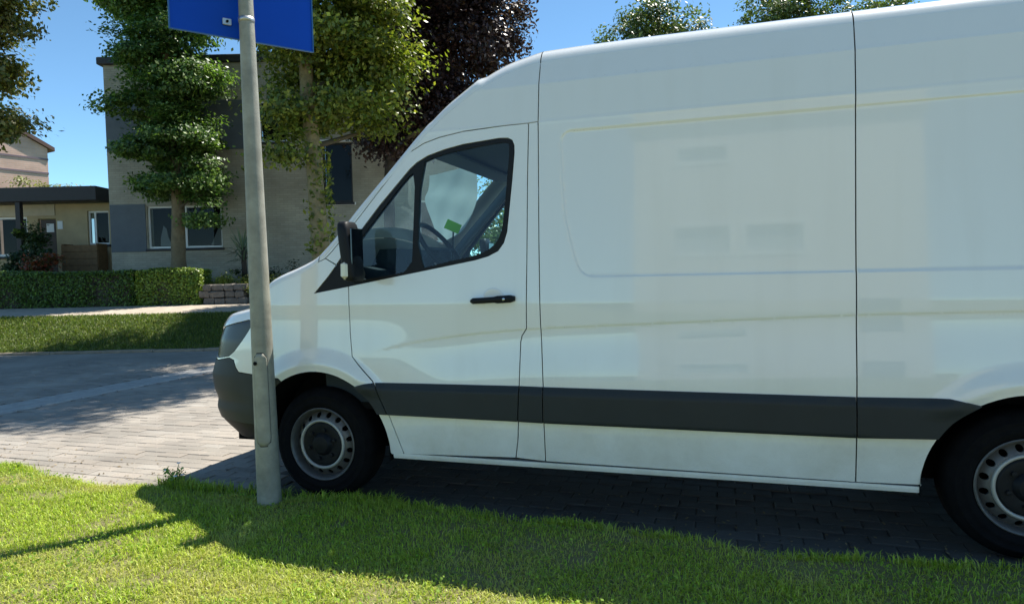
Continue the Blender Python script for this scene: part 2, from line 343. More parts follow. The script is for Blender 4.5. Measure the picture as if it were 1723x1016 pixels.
# ragged taller tufts along the paving edge, under the sill and at the corner by the post
tx = []; 
for cx_, cy_, r_, c_, hh_ in [(-1.10, .03, .10, 300, .13), (-.95, -.02, .12, 300, .12), (-.8, .02, .1, 220, .11), (-.45, .03, .16, 300, .10), (.05, .0, .16, 340, .10), (.35, .05, .12, 260, .11), (.62, .03, .1, 130, .09), (1.05, -.02, .12, 130, .08), (1.62, -.1, .12, 160, .075), (2.05, -.14, .1, 150, .08), (2.75, -.2, .14, 180, .08), (3.2, -.2, .1, 160, .075)]:
    a = rng.uniform(0, 6.28, c_); q = r_*np.sqrt(rng.uniform(0, 1, c_)); tx.append(np.stack([cx_+q*np.cos(a)*1.5, cy_+q*np.sin(a)*.6, np.full(c_, hh_)], 1))
tx = np.concatenate(tx); tx[:, 2] *= .62
P = np.stack([tx[:, 0], tx[:, 1], np.maximum(verge_z(tx[:, 0], tx[:, 1])-.005, -.002)], 1)
tag(obj('edge_tufts', blades('edge_tufts', P, tx[:, 2], .006, pal, .7), leafmat('grass_blade')), 'taller ragged grass tufts along the edge of the paving', 'grass', kind='stuff')
# grass on the far bank
n = 60000; u = rng.uniform(-14.5, -3, n); vq = rng.uniform(13.4, 15.2, n); b0 = np.array(BG(0, 0)); 
P = b0+np.outer(u, np.array(E1))+np.outer(vq, np.array(E2)); P[:, 2] = hgt(vq)-.005
tag(obj('lawn_grass', blades('lawn_grass', P, np.full(n, .06), .013, [(.10, .17, .025), (.15, .20, .035), (.07, .13, .02), (.22, .22, .07)], .8), leafmat('grass_blade')), 'mown grass on the bank across the road', 'grass', kind='stuff')
# dry leaves and twigs blown against the paving edge
n = 420; x = rng.uniform(-3.6, 3.6, n); y = edge_y(x)+.02+np.abs(rng.normal(0, .28, n)); P = np.stack([x, y, np.full(n, .006)], 1)
tag(obj('leaf_litter', leaves('leaf_litter', P, .022, [(.20, .14, .07), (.30, .22, .11), (.12, .09, .05)], np.tile([0, 0, 2.], (n, 1))), leafmat('dry_leaf', .15, .8)), 'dry leaves scattered on the paving beside the verge', 'leaves', kind='stuff')

# ------------------------------------------------------------------ the van
HW = .985                                     # half width; the near side is the plane y = 0, front axle x = 0
van = empty('panel_van', (1.83, HW, 0))
tag(van, 'white high-roof panel van parked along the grass verge, dark grey side strip', 'van')
def paint_material():
    m = bpy.data.materials.new('white_paint'); m.use_nodes = True; N, L = nodes(m); b = N['Principled BSDF']
    g = N.new('ShaderNodeNewGeometry'); n = N.new('ShaderNodeTexNoise'); n.inputs['Scale'].default_value = 2.2; n.inputs['Detail'].default_value = 8; n.inputs['Roughness'].default_value = .7; L.new(g.outputs['Position'], n.inputs['Vector'])
    sp = N.new('ShaderNodeSeparateXYZ'); L.new(g.outputs['Position'], sp.inputs[0])
    mz = N.new('ShaderNodeMapRange'); mz.inputs[1].default_value = .95; mz.inputs[2].default_value = .3; mz.inputs[3].default_value = 0.04; mz.inputs[4].default_value = .8; L.new(sp.outputs[2], mz.inputs[0])
    mul = N.new('ShaderNodeMath'); mul.operation = 'MULTIPLY'; mr = N.new('ShaderNodeMapRange'); mr.inputs[1].default_value = .4; mr.inputs[2].default_value = .75; L.new(n.outputs[0], mr.inputs[0]); L.new(mr.outputs[0], mul.inputs[0]); L.new(mz.outputs[0], mul.inputs[1])
    # faint rain streaks and dust runs
    mp = N.new('ShaderNodeMapping'); mp.inputs['Scale'].default_value = (9, 9, .55); L.new(g.outputs['Position'], mp.inputs[0]); n3 = N.new('ShaderNodeTexNoise'); n3.inputs['Scale'].default_value = 1; n3.inputs['Detail'].default_value = 7; L.new(mp.outputs[0], n3.inputs['Vector'])
    m3 = N.new('ShaderNodeMapRange'); m3.inputs[1].default_value = .5; m3.inputs[2].default_value = .8; m3.inputs[4].default_value = .09; L.new(n3.outputs[0], m3.inputs[0])
    a3 = N.new('ShaderNodeMath'); a3.operation = 'ADD'; a3.use_clamp = True; L.new(mul.outputs[0], a3.inputs[0]); L.new(m3.outputs[0], a3.inputs[1]); mul = a3
    mx = N.new('ShaderNodeMix'); mx.data_type = 'RGBA'; mx.inputs[6].default_value = (.80, .795, .765, 1); mx.inputs[7].default_value = (.50, .47, .39, 1); L.new(mul.outputs[0], mx.inputs[0]); L.new(mx.outputs[2], b.inputs['Base Color'])
    ad = N.new('ShaderNodeMath'); ad.operation = 'MULTIPLY_ADD'; ad.inputs[1].default_value = .3; ad.inputs[2].default_value = .22; L.new(mul.outputs[0], ad.inputs[0]); L.new(ad.outputs[0], b.inputs['Roughness'])
    b.inputs['Coat Weight'].default_value = 1; b.inputs['Coat Roughness'].default_value = .035; b.inputs['Coat IOR'].default_value = 1.52
    MATS['white_paint'] = m; return m
M_paint = paint_material()
M_black = mat('black_plastic', (.010, .011, .013), .5, spec=.2, bump=.05, bscale=300)
M_grey = mat('grey_plastic', (.020, .025, .028), .5, spec=.3, var=.12, vscale=5, bump=.08, bscale=500)
M_dark = mat('underbody', (.008, .008, .008), .95, spec=.1)
M_rub = mat('tyre_rubber', (.008, .008, .009), .9, spec=.06, var=.3, vscale=12, bump=.1, bscale=200)
M_rim = mat('steel_rim', (.13, .125, .12), .5, metal=.4, var=.2, vscale=30)
M_cap = mat('hub_cap', (.010, .011, .013), .5, spec=.2, var=.3, vscale=40)
M_trim = mat('trim_ring', (.42, .41, .38), .45, metal=.3)
M_glass = glassmat('cab_glass', (.74, .92, .94))
M_screen = glassmat('windscreen', (.80, .94, .94), .19)
M_dash = mat('dash_plastic', (.022, .032, .040), .6, spec=.2, bump=.1, bscale=400)
M_cloth = mat('seat_cloth', (.035, .04, .05), .9, var=.2, vscale=60)
M_liner = mat('headliner', (.10, .12, .14), .9)
M_lampg = mat('lamp_lens', (.035, .037, .042), .22, spec=.25)
M_ind = mat('indicator_lens', (.62, .58, .48), .2, coat=.6)
M_chrome = mat('chrome', (.7, .7, .7), .12, metal=1)

def catmull(pts, n=24):
    P = [np.array(p, float) for p in pts]; P = [2*P[0]-P[1]]+P+[2*P[-1]-P[-2]]; out = []
    for i in range(1, len(P)-2):
        for k in range(n):
            t = k/n; a, b, c, d = P[i-1], P[i], P[i+1], P[i+2]
            out.append(.5*((2*b)+(c-a)*t+(2*a-5*b+4*c-d)*t*t+(3*b-a-3*c+d)*t**3))
    out.append(P[-2]); return np.array(out)
PLN = catmull([(-.1, 0), (-.4, .012), (-.6, .045), (-.75, .09), (-.87, .15), (-.95, .23), (-1., .34), (-1.03, .55), (-1.04, HW)])
PLU = -.1-np.r_[0, np.cumsum(np.hypot(*np.diff(PLN, axis=0).T))]
UEND = float(PLU[-1])
def smooth1(xs_, ys_, lo, hi, sig):
    g = np.linspace(lo, hi, 800); v_ = np.interp(g, xs_, ys_); k = max(1, int(sig/(hi-lo)*800)); kk = np.exp(-.5*(np.arange(-3*k, 3*k+1)/k)**2); kk /= kk.sum()
    v_ = np.convolve(np.pad(v_, 3*k, 'edge'), kk, 'valid'); return lambda q: np.interp(q, g, v_)
f_shift = smooth1([.25, .3, .36, .44, .516, .574, .649, .743, .858, .971, 1.084, 1.136, 1.25], [.3, .24, .163, .06, .028, .043, .01, 0, .043, .066, .115, .165, .30], .2, 1.5, .012)
f_low = smooth1([.25, .55, 1.2, 2.12, 2.165, 2.178, 2.182, 2.375, 2.39, 2.394, 2.56], [.028, 0, 0, .062, .064, .063, .066, .092, .0925, .096, .155], .2, 2.7, .004)
f_crease = smooth1([-.5, .29, .638, .967, 1.314, 1.417, 2.947, 3.619, 4.9], [.86, .90, .983, 1.029, 1.06, 1.066, 1.134, 1.148, 1.15], -1, 5, .1)
f_edge = smooth1([-1.8, -1.3, -1., -.76, -.6, -.42, -.27, -.12, 0, .124, .284, .479, .667, .848, 1.027, 1.199, 1.4, 1.8, 5], [1.09, 1.09, 1.10, 1.135, 1.175, 1.25, 1.325, 1.375, 1.425, 1.54, 1.715, 1.91, 2.105, 2.265, 2.385, 2.47, 2.522, 2.53, 2.53], -2, 5, .03)
ARCH = ((.01, .33, .468), (3.665, .33, .445))
def Sf(u, z):
    u = np.asarray(u, float); z = np.asarray(z, float)
    wg = sst((-.3-u)/.45)
    x = np.where(u > -.1, u, np.interp(-u, -PLU, PLN[:, 0])); y = np.where(u > -.1, 0., np.interp(-u, -PLU, PLN[:, 1]))
    x = x+f_shift(z)*wg
    ys = f_low(z)
    cz = f_crease(u); fd = sst((u-.35)/.6); ys = ys+.020+fd*(.0045*sst((cz-z)/.010)-.0245*sst((cz-.008-z)/.34))-.020*(1-fd)*sst((1.15-z)/.36)
    # pressed panel field above the belt line
    xl = np.interp(z, [1.3, 1.35, 1.45, 1.64, 1.86, 2.06, 2.2], [1.66, 1.625, 1.59, 1.545, 1.525, 1.52, 1.52])
    a = u-xl; b = np.minimum(z-1.33, 2.122-z); k = .07
    h = np.clip(.5+.5*(b-a)/k, 0, 1); d = b*(1-h)+a*h-k*h*(1-h)
    ys = ys+.0055*sst(d/.009)
    # wheel arch flares
    for cx_, cz_, r_ in ARCH:
        dd = np.hypot(u-cx_, z-cz_); ys = ys-(.026*sst((r_+.150-dd)/.11)-.008*sst((r_+.05-dd)/.05))*sst((z-.64)/.12)*sst((u+.55)/.2)
    y = y+ys*(1-.6*wg)
    return np.stack([x, y, z+0*u], -1)
def Nf(u, z, e=.004):
    a = Sf(u+e, z)-Sf(u-e, z); b = Sf(u, z+e)-Sf(u, z-e); n = np.cross(a, b); return n/np.linalg.norm(n, axis=-1, keepdims=True)
def area(p): p = np.array(p); q = np.roll(p, -1, 0); return .5*np.sum(p[:, 0]*q[:, 1]-q[:, 0]*p[:, 1])
def ccw(p): return [tuple(q) for q in (p if area(p) > 0 else p[::-1])]
def inset(p, d):
    p = ccw(p); n = len(p); out = []
    for i in range(n):
        a, b, c = (np.array(p[i-1]), np.array(p[i]), np.array(p[(i+1) % n])); t1 = (b-a)/np.linalg.norm(b-a); t2 = (c-b)/np.linalg.norm(c-b)
        n1 = np.array([-t1[1], t1[0]]); n2 = np.array([-t2[1], t2[0]]); mm = n1+n2; mm = mm/max(.5, mm@mm/1.0)*1.0 if mm@mm > 1e-6 else n1
        mm = (n1+n2)/max(1+n1@n2, .35); out.append(tuple(b+mm*d))
    return out
def chaikin(p, it=2):
    for _ in range(it):
        q = []
        for i in range(len(p)):
            a, b = np.array(p[i]), np.array(p[(i+1) % len(p)]); q += [tuple(a*.75+b*.25), tuple(a*.25+b*.75)]
        p = q
    return p
def resample(p, step):
    out = []
    for i in range(len(p)):
        a, b = np.array(p[i]), np.array(p[(i+1) % len(p)]); k = max(1, int(math.ceil(np.linalg.norm(b-a)/step)))
        out += [tuple(a+(b-a)*j/k) for j in range(k)]
    return out
def inpoly(X, Y, p):
    r = np.zeros(X.shape, bool); n = len(p)
    for i in range(n):
        x1, y1 = p[i]; x2, y2 = p[(i+1) % n]
        c = ((y1 > Y) != (y2 > Y)); 
        with np.errstate(divide='ignore', invalid='ignore'): r ^= c & (X < (x2-x1)*(Y-y1)/(y2-y1)+x1)
    return r
def segdist(X, Y, p):
    d = np.full(X.shape, 9.)
    for i in range(len(p)):
        a = np.array(p[i]); b = np.array(p[(i+1) % len(p)]); ab = b-a; t = np.clip(((X-a[0])*ab[0]+(Y-a[1])*ab[1])/(ab@ab+1e-12), 0, 1)
        d = np.minimum(d, np.hypot(X-a[0]-t*ab[0], Y-a[1]-t*ab[1]))
    return d
def tri2d(poly, holes=(), step=.03, fine=False):
    loops = [resample(ccw(poly), step)]+[resample(ccw(h), step) for h in holes]
    pts = []; edges = []
    for l in loops:
        o = len(pts); pts += l; edges += [(o+i, o+(i+1) % len(l)) for i in range(len(l))]
    A = np.array(loops[0]); gx, gz = np.meshgrid(np.arange(A[:, 0].min(), A[:, 0].max(), step), np.arange(A[:, 1].min(), A[:, 1].max(), step*.8))
    gx = (gx+np.where(np.arange(gx.shape[0]) % 2, step/2, 0)[:, None]).ravel(); gz = gz.ravel()
    k = inpoly(gx, gz, loops[0])
    for h in loops[1:]: k &= ~inpoly(gx, gz, h)
    gx, gz = gx[k], gz[k]
    for l in loops:
        if len(gx): k = segdist(gx, gz, l) > step*.45; gx, gz = gx[k], gz[k]
    if fine:
        h = .0065; fx_, fz_ = np.meshgrid(np.arange(A[:, 0].min(), A[:, 0].max(), h), np.arange(A[:, 1].min(), A[:, 1].max(), h)); fx_ = fx_.ravel(); fz_ = fz_.ravel(); Y = lambda a, b: Sf(a, b)[..., 1]
        k = np.abs(Y(fx_+h, fz_)+Y(fx_-h, fz_)-2*Y(fx_, fz_))+np.abs(Y(fx_, fz_+h)+Y(fx_, fz_-h)-2*Y(fx_, fz_)) > 3e-4
        fx_, fz_ = fx_[k], fz_[k]
        if len(fx_):
            k = inpoly(fx_, fz_, loops[0])
            for l_ in loops[1:]: k &= ~inpoly(fx_, fz_, l_)
            fx_, fz_ = fx_[k], fz_[k]
            for l_ in loops:
                if len(fx_): k = segdist(fx_, fz_, l_) > h*.6; fx_, fz_ = fx_[k], fz_[k]
            gx = np.r_[gx, fx_+rng.uniform(-1e-4, 1e-4, len(fx_))]; gz = np.r_[gz, fz_+rng.uniform(-1e-4, 1e-4, len(fx_))]
    allp = [Vector(p) for p in pts]+[Vector((float(a), float(b))) for a, b in zip(gx, gz)]
    r = delaunay_2d_cdt(allp, edges, [], 0, 1e-7)
    V = np.array([tuple(q) for q in r[0]]); F = np.array([t for t in r[2] if len(t) == 3])
    c = V[F].mean(1); k = inpoly(c[:, 0], c[:, 1], loops[0])
    for h in loops[1:]: k &= ~inpoly(c[:, 0], c[:, 1], h)
    F = F[k]; a = V[F]; ed = np.stack([np.linalg.norm(a[:, i]-a[:, (i+1) % 3], axis=1) for i in range(3)], 1); s2 = np.abs((a[:, 1, 0]-a[:, 0, 0])*(a[:, 2, 1]-a[:, 0, 1])-(a[:, 2, 0]-a[:, 0, 0])*(a[:, 1, 1]-a[:, 0, 1])); F = F[s2/ed.max(1) > 7e-4]; a = V[F]; s = (a[:, 1, 0]-a[:, 0, 0])*(a[:, 2, 1]-a[:, 0, 1])-(a[:, 2, 0]-a[:, 0, 0])*(a[:, 1, 1]-a[:, 0, 1]); F[s < 0] = F[s < 0][:, ::-1]
    return V, F, loops
def panel_mesh(name, poly, holes=(), gap=.003, off=0., flange=.03, step=.017, mirror=False):
    V, F, loops = tri2d(inset(poly, gap) if gap else poly, [inset(h, -gap) if gap else h for h in holes], step, fine=not mirror and not callable(off))
    offf = off if callable(off) else (lambda u, z: off+0*u)
    def pos(p, d=0): n = Nf(p[:, 0], p[:, 1]); return Sf(p[:, 0], p[:, 1])-n*(offf(p[:, 0], p[:, 1])+d)[..., None], n
    if callable(off):
        e = .003
        def G(p): return pos(p)[0]
        ex = np.array([e, 0]); ez = np.array([0, e]); nn = np.cross(G(V+ex)-G(V-ex), G(V+ez)-G(V-ez)); nn /= np.linalg.norm(nn, axis=1)[:, None]; P = G(V)
    else: P, nn = pos(V)
    vs_ = [P]; ns = [nn]; fs = [tuple(t) for t in F]; o = len(P)
    for li, l in enumerate(loops):
        L_ = np.array(l); T = np.roll(L_, -1, 0)-np.roll(L_, 1, 0); T /= np.linalg.norm(T, axis=1)[:, None]; on = np.stack([T[:, 1], -T[:, 0]], 1)*(1 if li == 0 else -1)
        a, n0 = pos(L_); b, _ = pos(L_, np.full(len(L_), flange)); q, _ = pos(L_+on*.002); d3 = q-a; d3 /= np.linalg.norm(d3, axis=1)[:, None]
        vs_ += [a, b]; ns += [d3, d3]; k = len(L_)
        for i in range(k):
            j = (i+1) % k; f_ = (o+i, o+k+i, o+k+j, o+j); fs.append(f_ if li == 0 else f_[::-1])
        o += 2*k
    P = np.concatenate(vs_); nn = np.concatenate(ns)
    if mirror: P = P*[1, -1, 1]+[0, 2*HW, 0]; nn = nn*[1, -1, 1]; fs = [q[::-1] for q in fs]
    me = rawmesh(name, [tuple(p) for p in P], fs)
    me.polygons.foreach_set('use_smooth', [True]*len(me.polygons)); me.normals_split_custom_set_from_vertices([tuple(q) for q in nn]); return me
def panel(name, m, poly, both=True, **k):
    o = obj(name, panel_mesh(name, poly, **k), m, van, world=True); k['step'] = .05
    if both: obj(name, panel_mesh(name, poly, mirror=True, **k), m, van, world=True)
    return o
def arc(c, a0, a1, n=26, dr=0): return [(c[0]+(c[2]+dr)*math.cos(R_(a0+(a1-a0)*i/n)), c[1]+(c[2]+dr)*math.sin(R_(a0+(a1-a0)*i/n))) for i in range(n+1)]
def ze(u): return float(f_edge(u))
def edgepts(a, b, n): return [(a+(b-a)*i/n, ze(a+(b-a)*i/n)+.003) for i in range(n+1)]
SEAM_F = [(.233, 1.307), (.242, 1.032), (.257, .892), (.30, .845), (.393, .754), (.44, .66), (.491, .548), (.569, .325)]
SEAM_R = [(1.251, .345), (1.268, .45), (1.279, .582), (1.292, .985), (1.30, 1.02), (1.327, 1.06), (1.334, 1.5), (1.338, 1.877), (1.345, 2.176)]
SEAM_T = [(1.345, 2.176), (1.2, 2.174), (.961, 2.163), (.816, 2.141), (.72, 2.115), (.631, 2.07), (.53, 1.965), (.44, 1.864), (.244, 1.646), (.12, 1.515), (.075, 1.475)]
WIN_T = [(.205, 1.506), (.324, 1.643), (.441, 1.777), (.632, 1.973), (.675, 2.007), (.744, 2.041), (.85, 2.07), (.963, 2.09), (1.174, 2.107), (1.225, 2.104), (1.25, 2.09), (1.261, 2.062), (1.262, 2.02), (1.25, 1.882), (1.219, 1.59), (1.20, 1.53), (1.167, 1.487), (1.11, 1.46), (1.034, 1.441), (.633, 1.374), (.285, 1.316)]
SEAM_B = [(1.42, .335), (1.42, .749), (1.407, 1.07), (1.401, 1.55), (1.399, 2.18)]
SEAM_Q = [(2.947, .33), (2.95, .8), (2.953, 1.493), (2.961, 2.3)]
BUMP_T = [(-.25, .752), (-.45, .765), (-.60, .775), (-.64, .805), (-.68, .848), (-.74, .86), (-.88, .838), (-1.15, .84), (UEND, .81)]
LAMP = [(-.515, 1.098), (-.56, 1.04), (-.62, .97), (-.69, .905), (-.745, .872), (-.88, .852), (-1.12, .87), (-1.13, 1.0), (-.95, 1.045), (-.75, 1.085), (-.62, 1.105)]
GRILLE = [(UEND+.01, .86), (-1.2, .88), (-1.19, 1.02), (UEND+.01, 1.04)]
af = ARCH[0]; ar = ARCH[1]
fend = SEAM_F+[(.49, .318)]+arc(af, 0, 121)+BUMP_T+edgepts(UEND, .03, 60)+[(.075, 1.475), (.15, 1.432), (.09, 1.36), (.0, 1.268)]
panel('fender', M_paint, fend, holes=[LAMP, GRILLE])
panel('door', M_paint, SEAM_F+SEAM_R+SEAM_T[1:]+[(.15, 1.435)]+WIN_T)
panel('pillar_post', M_paint, SEAM_R+SEAM_B[::-1])
panel('windscreen_pillar', M_paint, SEAM_T[::-1]+[(1.399, 2.18)]+edgepts(1.4, .03, 40))
panel('side_panel', M_paint, SEAM_B+edgepts(1.4, 2.964, 10)+SEAM_Q[::-1])
panel('rear_quarter_panel', M_paint, [(2.947, .33), (3.22, .336)]+arc(ar, 180, 0, 36)+[(4.12, .34), (4.6, .40), (4.82, .44)]+edgepts(4.86, 2.964, 8)+SEAM_Q[:0:-1])
panel('bumper', M_grey, BUMP_T+[(UEND, .45), (-1.2, .45), (-.8, .45), (-.435, .45)]+arc(af, 165, 121, 12), flange=.05)
panel('bumper_lip', M_black, [(UEND, .45), (-1.2, .45), (-.8, .45), (-.435, .45)]+arc(af, 166, 176, 4)+[(-.41, .36), (-.6, .345), (-.8, .335), (-1.2, .33), (UEND, .34)], flange=.05, off=.006)
panel('headlight', M_lampg, LAMP, gap=.002, off=.006, flange=.05)
panel('grille', M_black, GRILLE, gap=.002, off=.015, flange=.05)
gl_r = chaikin([(.674, 1.394), (.85, 1.433), (1.016, 1.462), (1.10, 1.488), (1.16, 1.535), (1.193, 1.607), (1.219, 1.884), (1.234, 2.05), (1.225, 2.078), (1.19, 2.085), (.963, 2.063), (.80, 2.037), (.698, 2.002)], 1)
gl_f = chaikin([(.30, 1.338), (.45, 1.360), (.642, 1.390), (.65, 1.6), (.664, 1.958), (.61, 1.922), (.479, 1.775), (.36, 1.64), (.26, 1.52)], 1)
frame_p = [(.0, 1.268), (.285, 1.316)][::-1]+[(.09, 1.36), (.15, 1.432)]+WIN_T[:-1]
panel('window_frame', M_black, frame_p, holes=[gl_r, gl_f], gap=.001, off=.004, flange=.03, step=.03)
panel('window_glass', M_glass, gl_r, gap=-.004, off=.012, flange=.002)
panel('quarter_glass', M_glass, gl_f, gap=-.004, off=.012, flange=.002)
def strip_off(u, z): return -.004-.016*sst((.752-z)/.05)*sst((z-.535)/.02)
for nm, pl in (('a', [(.285, .724), (.34, .738), (.405, .746), (.44, .66), (.488, .556), (.42, .556)]+arc(af, 30, 56, 8)),
               ('b', [(.405, .746), (1.287, .751), (1.278, .552), (.488, .556), (.44, .66)]),
               ('c', [(1.287, .751), (1.42, .749), (1.42, .55), (1.278, .552)]),
               ('d', [(1.42, .749), (2.947, .746), (2.947, .549), (1.42, .55)]),
               ('e', [(2.947, .746), (3.33, .752), (3.40, .738)]+arc(ar, 118, 149, 10)+[(2.947, .549)])):
    panel('side_moulding', M_grey, pl, gap=.003, off=strip_off, flange=.018, step=.025)
# rocker sill under the doors
for s in (0, 1):
    mb = MB(); q = [(.05, .288), (.026, .298), (.0215, .315), (.0215, .328), (.09, .328), (.09, .30)]
    q = [((2*HW-a) if s else a, b) for a, b in q]; obj('sill', mb.prism(q, 'x', .50, 3.215), M_paint, van, world=True)
# bonnet, windscreen and roof: sections across the van from the top edge of one side to the other
def section(u, r, crown):
    p0 = Sf(u, ze(u)); pm = Sf(u, ze(u)-.02); t = p0-pm; t /= np.linalg.norm(t); w0 = HW-p0[1]; r = min(r, .35*max(w0, .02))
    a = math.atan2(2*crown, max(w0-r, .05)) if w0 > .3 else .3; din = np.array([0, math.cos(a), math.sin(a)]); c1 = p0+t*r; p2 = c1+din*r; pts = []
    for k in range(7):
        s = k/6; pts.append(p0*(1-s)**2+2*s*(1-s)*c1+p2*s*s)
    w2 = max(HW-p2[1], 0.)
    for k in range(1, 15):
        s = k/14; pts.append(np.array([p2[0], p2[1]+w2*s, p2[2]+min(crown, w2*.5)*(1-(1-s)**2)]))
    L_ = pts; Rr = [np.array([q[0], 2*HW-q[1], q[2]]) for q in pts[-2::-1]]
    return L_+Rr
def cap(name, us_, r, crown, m, sel=None, both=None):
    rows = [section(u, r(u), crown(u)) for u in us_]; n = len(rows[0]); V = [tuple(p) for q in rows for p in q]; A = []; B = []
    for i in range(len(rows)-1):
        for j in range(n-1):
            q = (i*n+j, i*n+j+1, (i+1)*n+j+1, (i+1)*n+j)
            (B if sel and sel(us_[i], us_[i+1], j, n) else A).append(q)
    o = obj(name, MB().add(V, [q[::-1] for q in A]), m, van, True, True, recalc=False)
    if B: obj('windscreen', MB().add(V, [q[::-1] for q in B]), M_screen, van, True, True, recalc=False)
rr = lambda u: float(np.interp(u, [-1.8, -.6, 0, .6, 1.4, 5], [.015, .045, .045, .05, .08, .085])); cc = lambda u: float(np.interp(u, [-1.8, -1, -.3, .1, .5, 1.0, 1.4, 5], [.03, .06, .10, .13, .16, .12, .06, .05]))
cap('bonnet', list(np.linspace(UEND, .027, 60)), rr, cc, M_paint)
cap('cab_roof', list(np.linspace(.033, 1.397, 61)), rr, cc, M_paint, sel=lambda a, b, j, n: a > .08 and b < .74 and 8 <= j < n-9)
cap('roof', [1.403, 1.6, 1.9, 2.3, 2.7, 2.961], rr, cc, M_paint)
cap('roof', [2.967, 3.4, 4., 4.6, 4.855], rr, cc, M_paint)
# rear face (two doors)
for s in (0, 1):
    y0, y1 = (.06, HW-.004) if s == 0 else (HW+.004, 2*HW-.06); obj('rear_door', MB().box(4.82, 4.87, y0, y1, .5, 2.56, .02), M_paint, van, world=True)
obj('rear_bumper', MB().box(4.7, 5.0, .05, 2*HW-.05, .36, .52, .04), M_grey, van, world=True)
# underbody, wheel wells
mb = MB(); mb.box(.56, 3.18, .09, 2*HW-.09, .30, .42); mb.box(-.75, -.44, .22, 2*HW-.22, .3, .5); mb.box(4.15, 4.8, .09, 2*HW-.09, .42, .5); mb.box(-.42, .55, .36, 2*HW-.36, .35, .55); mb.box(3.2, 4.14, .36, 2*HW-.36, .4, .6)
obj('underbody', mb, M_dark, van, world=True)
for c in ARCH:
    for s in (0, 1):
        mb = MB(); A = arc(c, -6, 186, 30, .004); n = len(A); v = []
        for yy in (.012, .34): v += [(a, (2*HW-yy) if s else yy, b) for a, b in A]
        mb.add(v, [(i, i+1, n+i+1, n+i) for i in range(n-1)]); mb.add([(a, (2*HW-.34) if s else .34, b) for a, b in A], [tuple(range(n))]); obj('wheel_well', mb, M_dark, van, world=True, smooth=False)
# cargo box wall lining keeps the inside dark
# ---- wheels
def wheel(x, flip):
    T = .345; yo = .045
    t = MB().lathe([(.218, .02), (.232, .004), (.250, .0), (.255, -.002), (.262, -.002), (.267, .001), (.29, .003), (.293, .001), (.300, .002), (.304, .007), (.326, .022), (.338, .04), (.344, .06), (.345, .1), (.345, .15), (.34, .185), (.318, .21), (.26, .222), (.22, .20)], 'y', (x, yo, T), 64)
    grooves = []
    parts = [('tyre', t, M_rub, 40)]
    rim = MB().lathe([(.222, .016), (.224, .006), (.219, .002), (.213, .006), (.207, .02), (.200, .045), (.198, .06)], 'y', (x, yo, T), 64); 
    parts.append(('rim', rim, M_rim, 40))
    holes = [[(.176*math.cos(2*math.pi*(k+.5)/16)+.0165*math.cos(a), .176*math.sin(2*math.pi*(k+.5)/16)+.0165*math.sin(a)) for a in np.linspace(0, 2*math.pi, 11)[:-1]] for k in range(16)]
    circ = lambda r, n=64: [(r*math.cos(2*math.pi*i/n), r*math.sin(2*math.pi*i/n)) for i in range(n)]
    V, F, loops = tri2d(circ(.200), holes+[circ(.10, 40)], .02)
    dep = lambda r: np.interp(r, [.10, .135, .15, .176, .19, .2], [.03, .018, .016, .034, .05, .058])
    d = dep(np.hypot(V[:, 0], V[:, 1])); mb = MB().add([(x+p[0], yo+q, T+p[1]) for p, q in zip(V, d)], [tuple(q) for q in F])
    for l in loops[1:-1]:
        L_ = np.array(l); q = dep(np.hypot(L_[:, 0], L_[:, 1])); n = len(L_); mb.add([(x+p[0], yo+w_, T+p[1]) for p, w_ in zip(L_, q)]+[(x+p[0], yo+w_+.012, T+p[1]) for p, w_ in zip(L_, q)], [(i, (i+1) % n, n+(i+1) % n, n+i) for i in range(n)])
    parts.append(('wheel_disc', mb, M_rim, 40))
    parts.append(('trim_ring', MB().lathe([(.153, .018), (.153, .008), (.148, .003), (.141, .003), (.136, .008), (.135, .02)], 'y', (x, yo, T), 64), M_trim, 60))
    parts.append(('hub_cap', MB().lathe([(.136, .016), (.125, .008), (.105, .006), (.07, .012), (.062, .0), (.05, -.012), (.03, -.016), (.0005, -.017)], 'y', (x, yo, T), 48), M_cap, 30))
    parts.append(('brake_drum', MB().lathe([(.195, .062), (.195, .13), (.0005, .13)], 'y', (x, yo, T), 32), M_dark, 30))
    for k in range(6):
        a = 2*math.pi*k/6+.3; parts.append(('lug_cover', MB().lathe([(.012, .012), (.012, -.006), (.0005, -.008)], 'y', (x+.09*math.cos(a), yo, T+.09*math.sin(a)), 8), M_cap, 30))
    hub = Vector((x, 2*HW-yo if flip else yo, T)); root = empty('wheel', hub-van.location); root.parent = van
    for nm, mb, m_, ang in parts:
        if flip: mb.v = [(a, 2*HW-b, c) for a, b, c in mb.v]
        o = obj(nm, mb, m_, None, True, False, ang); o.parent = root; o.data.transform(Matrix.Translation(-hub))
for x in (0., 3.665):
    for s in (0, 1): wheel(x, s)
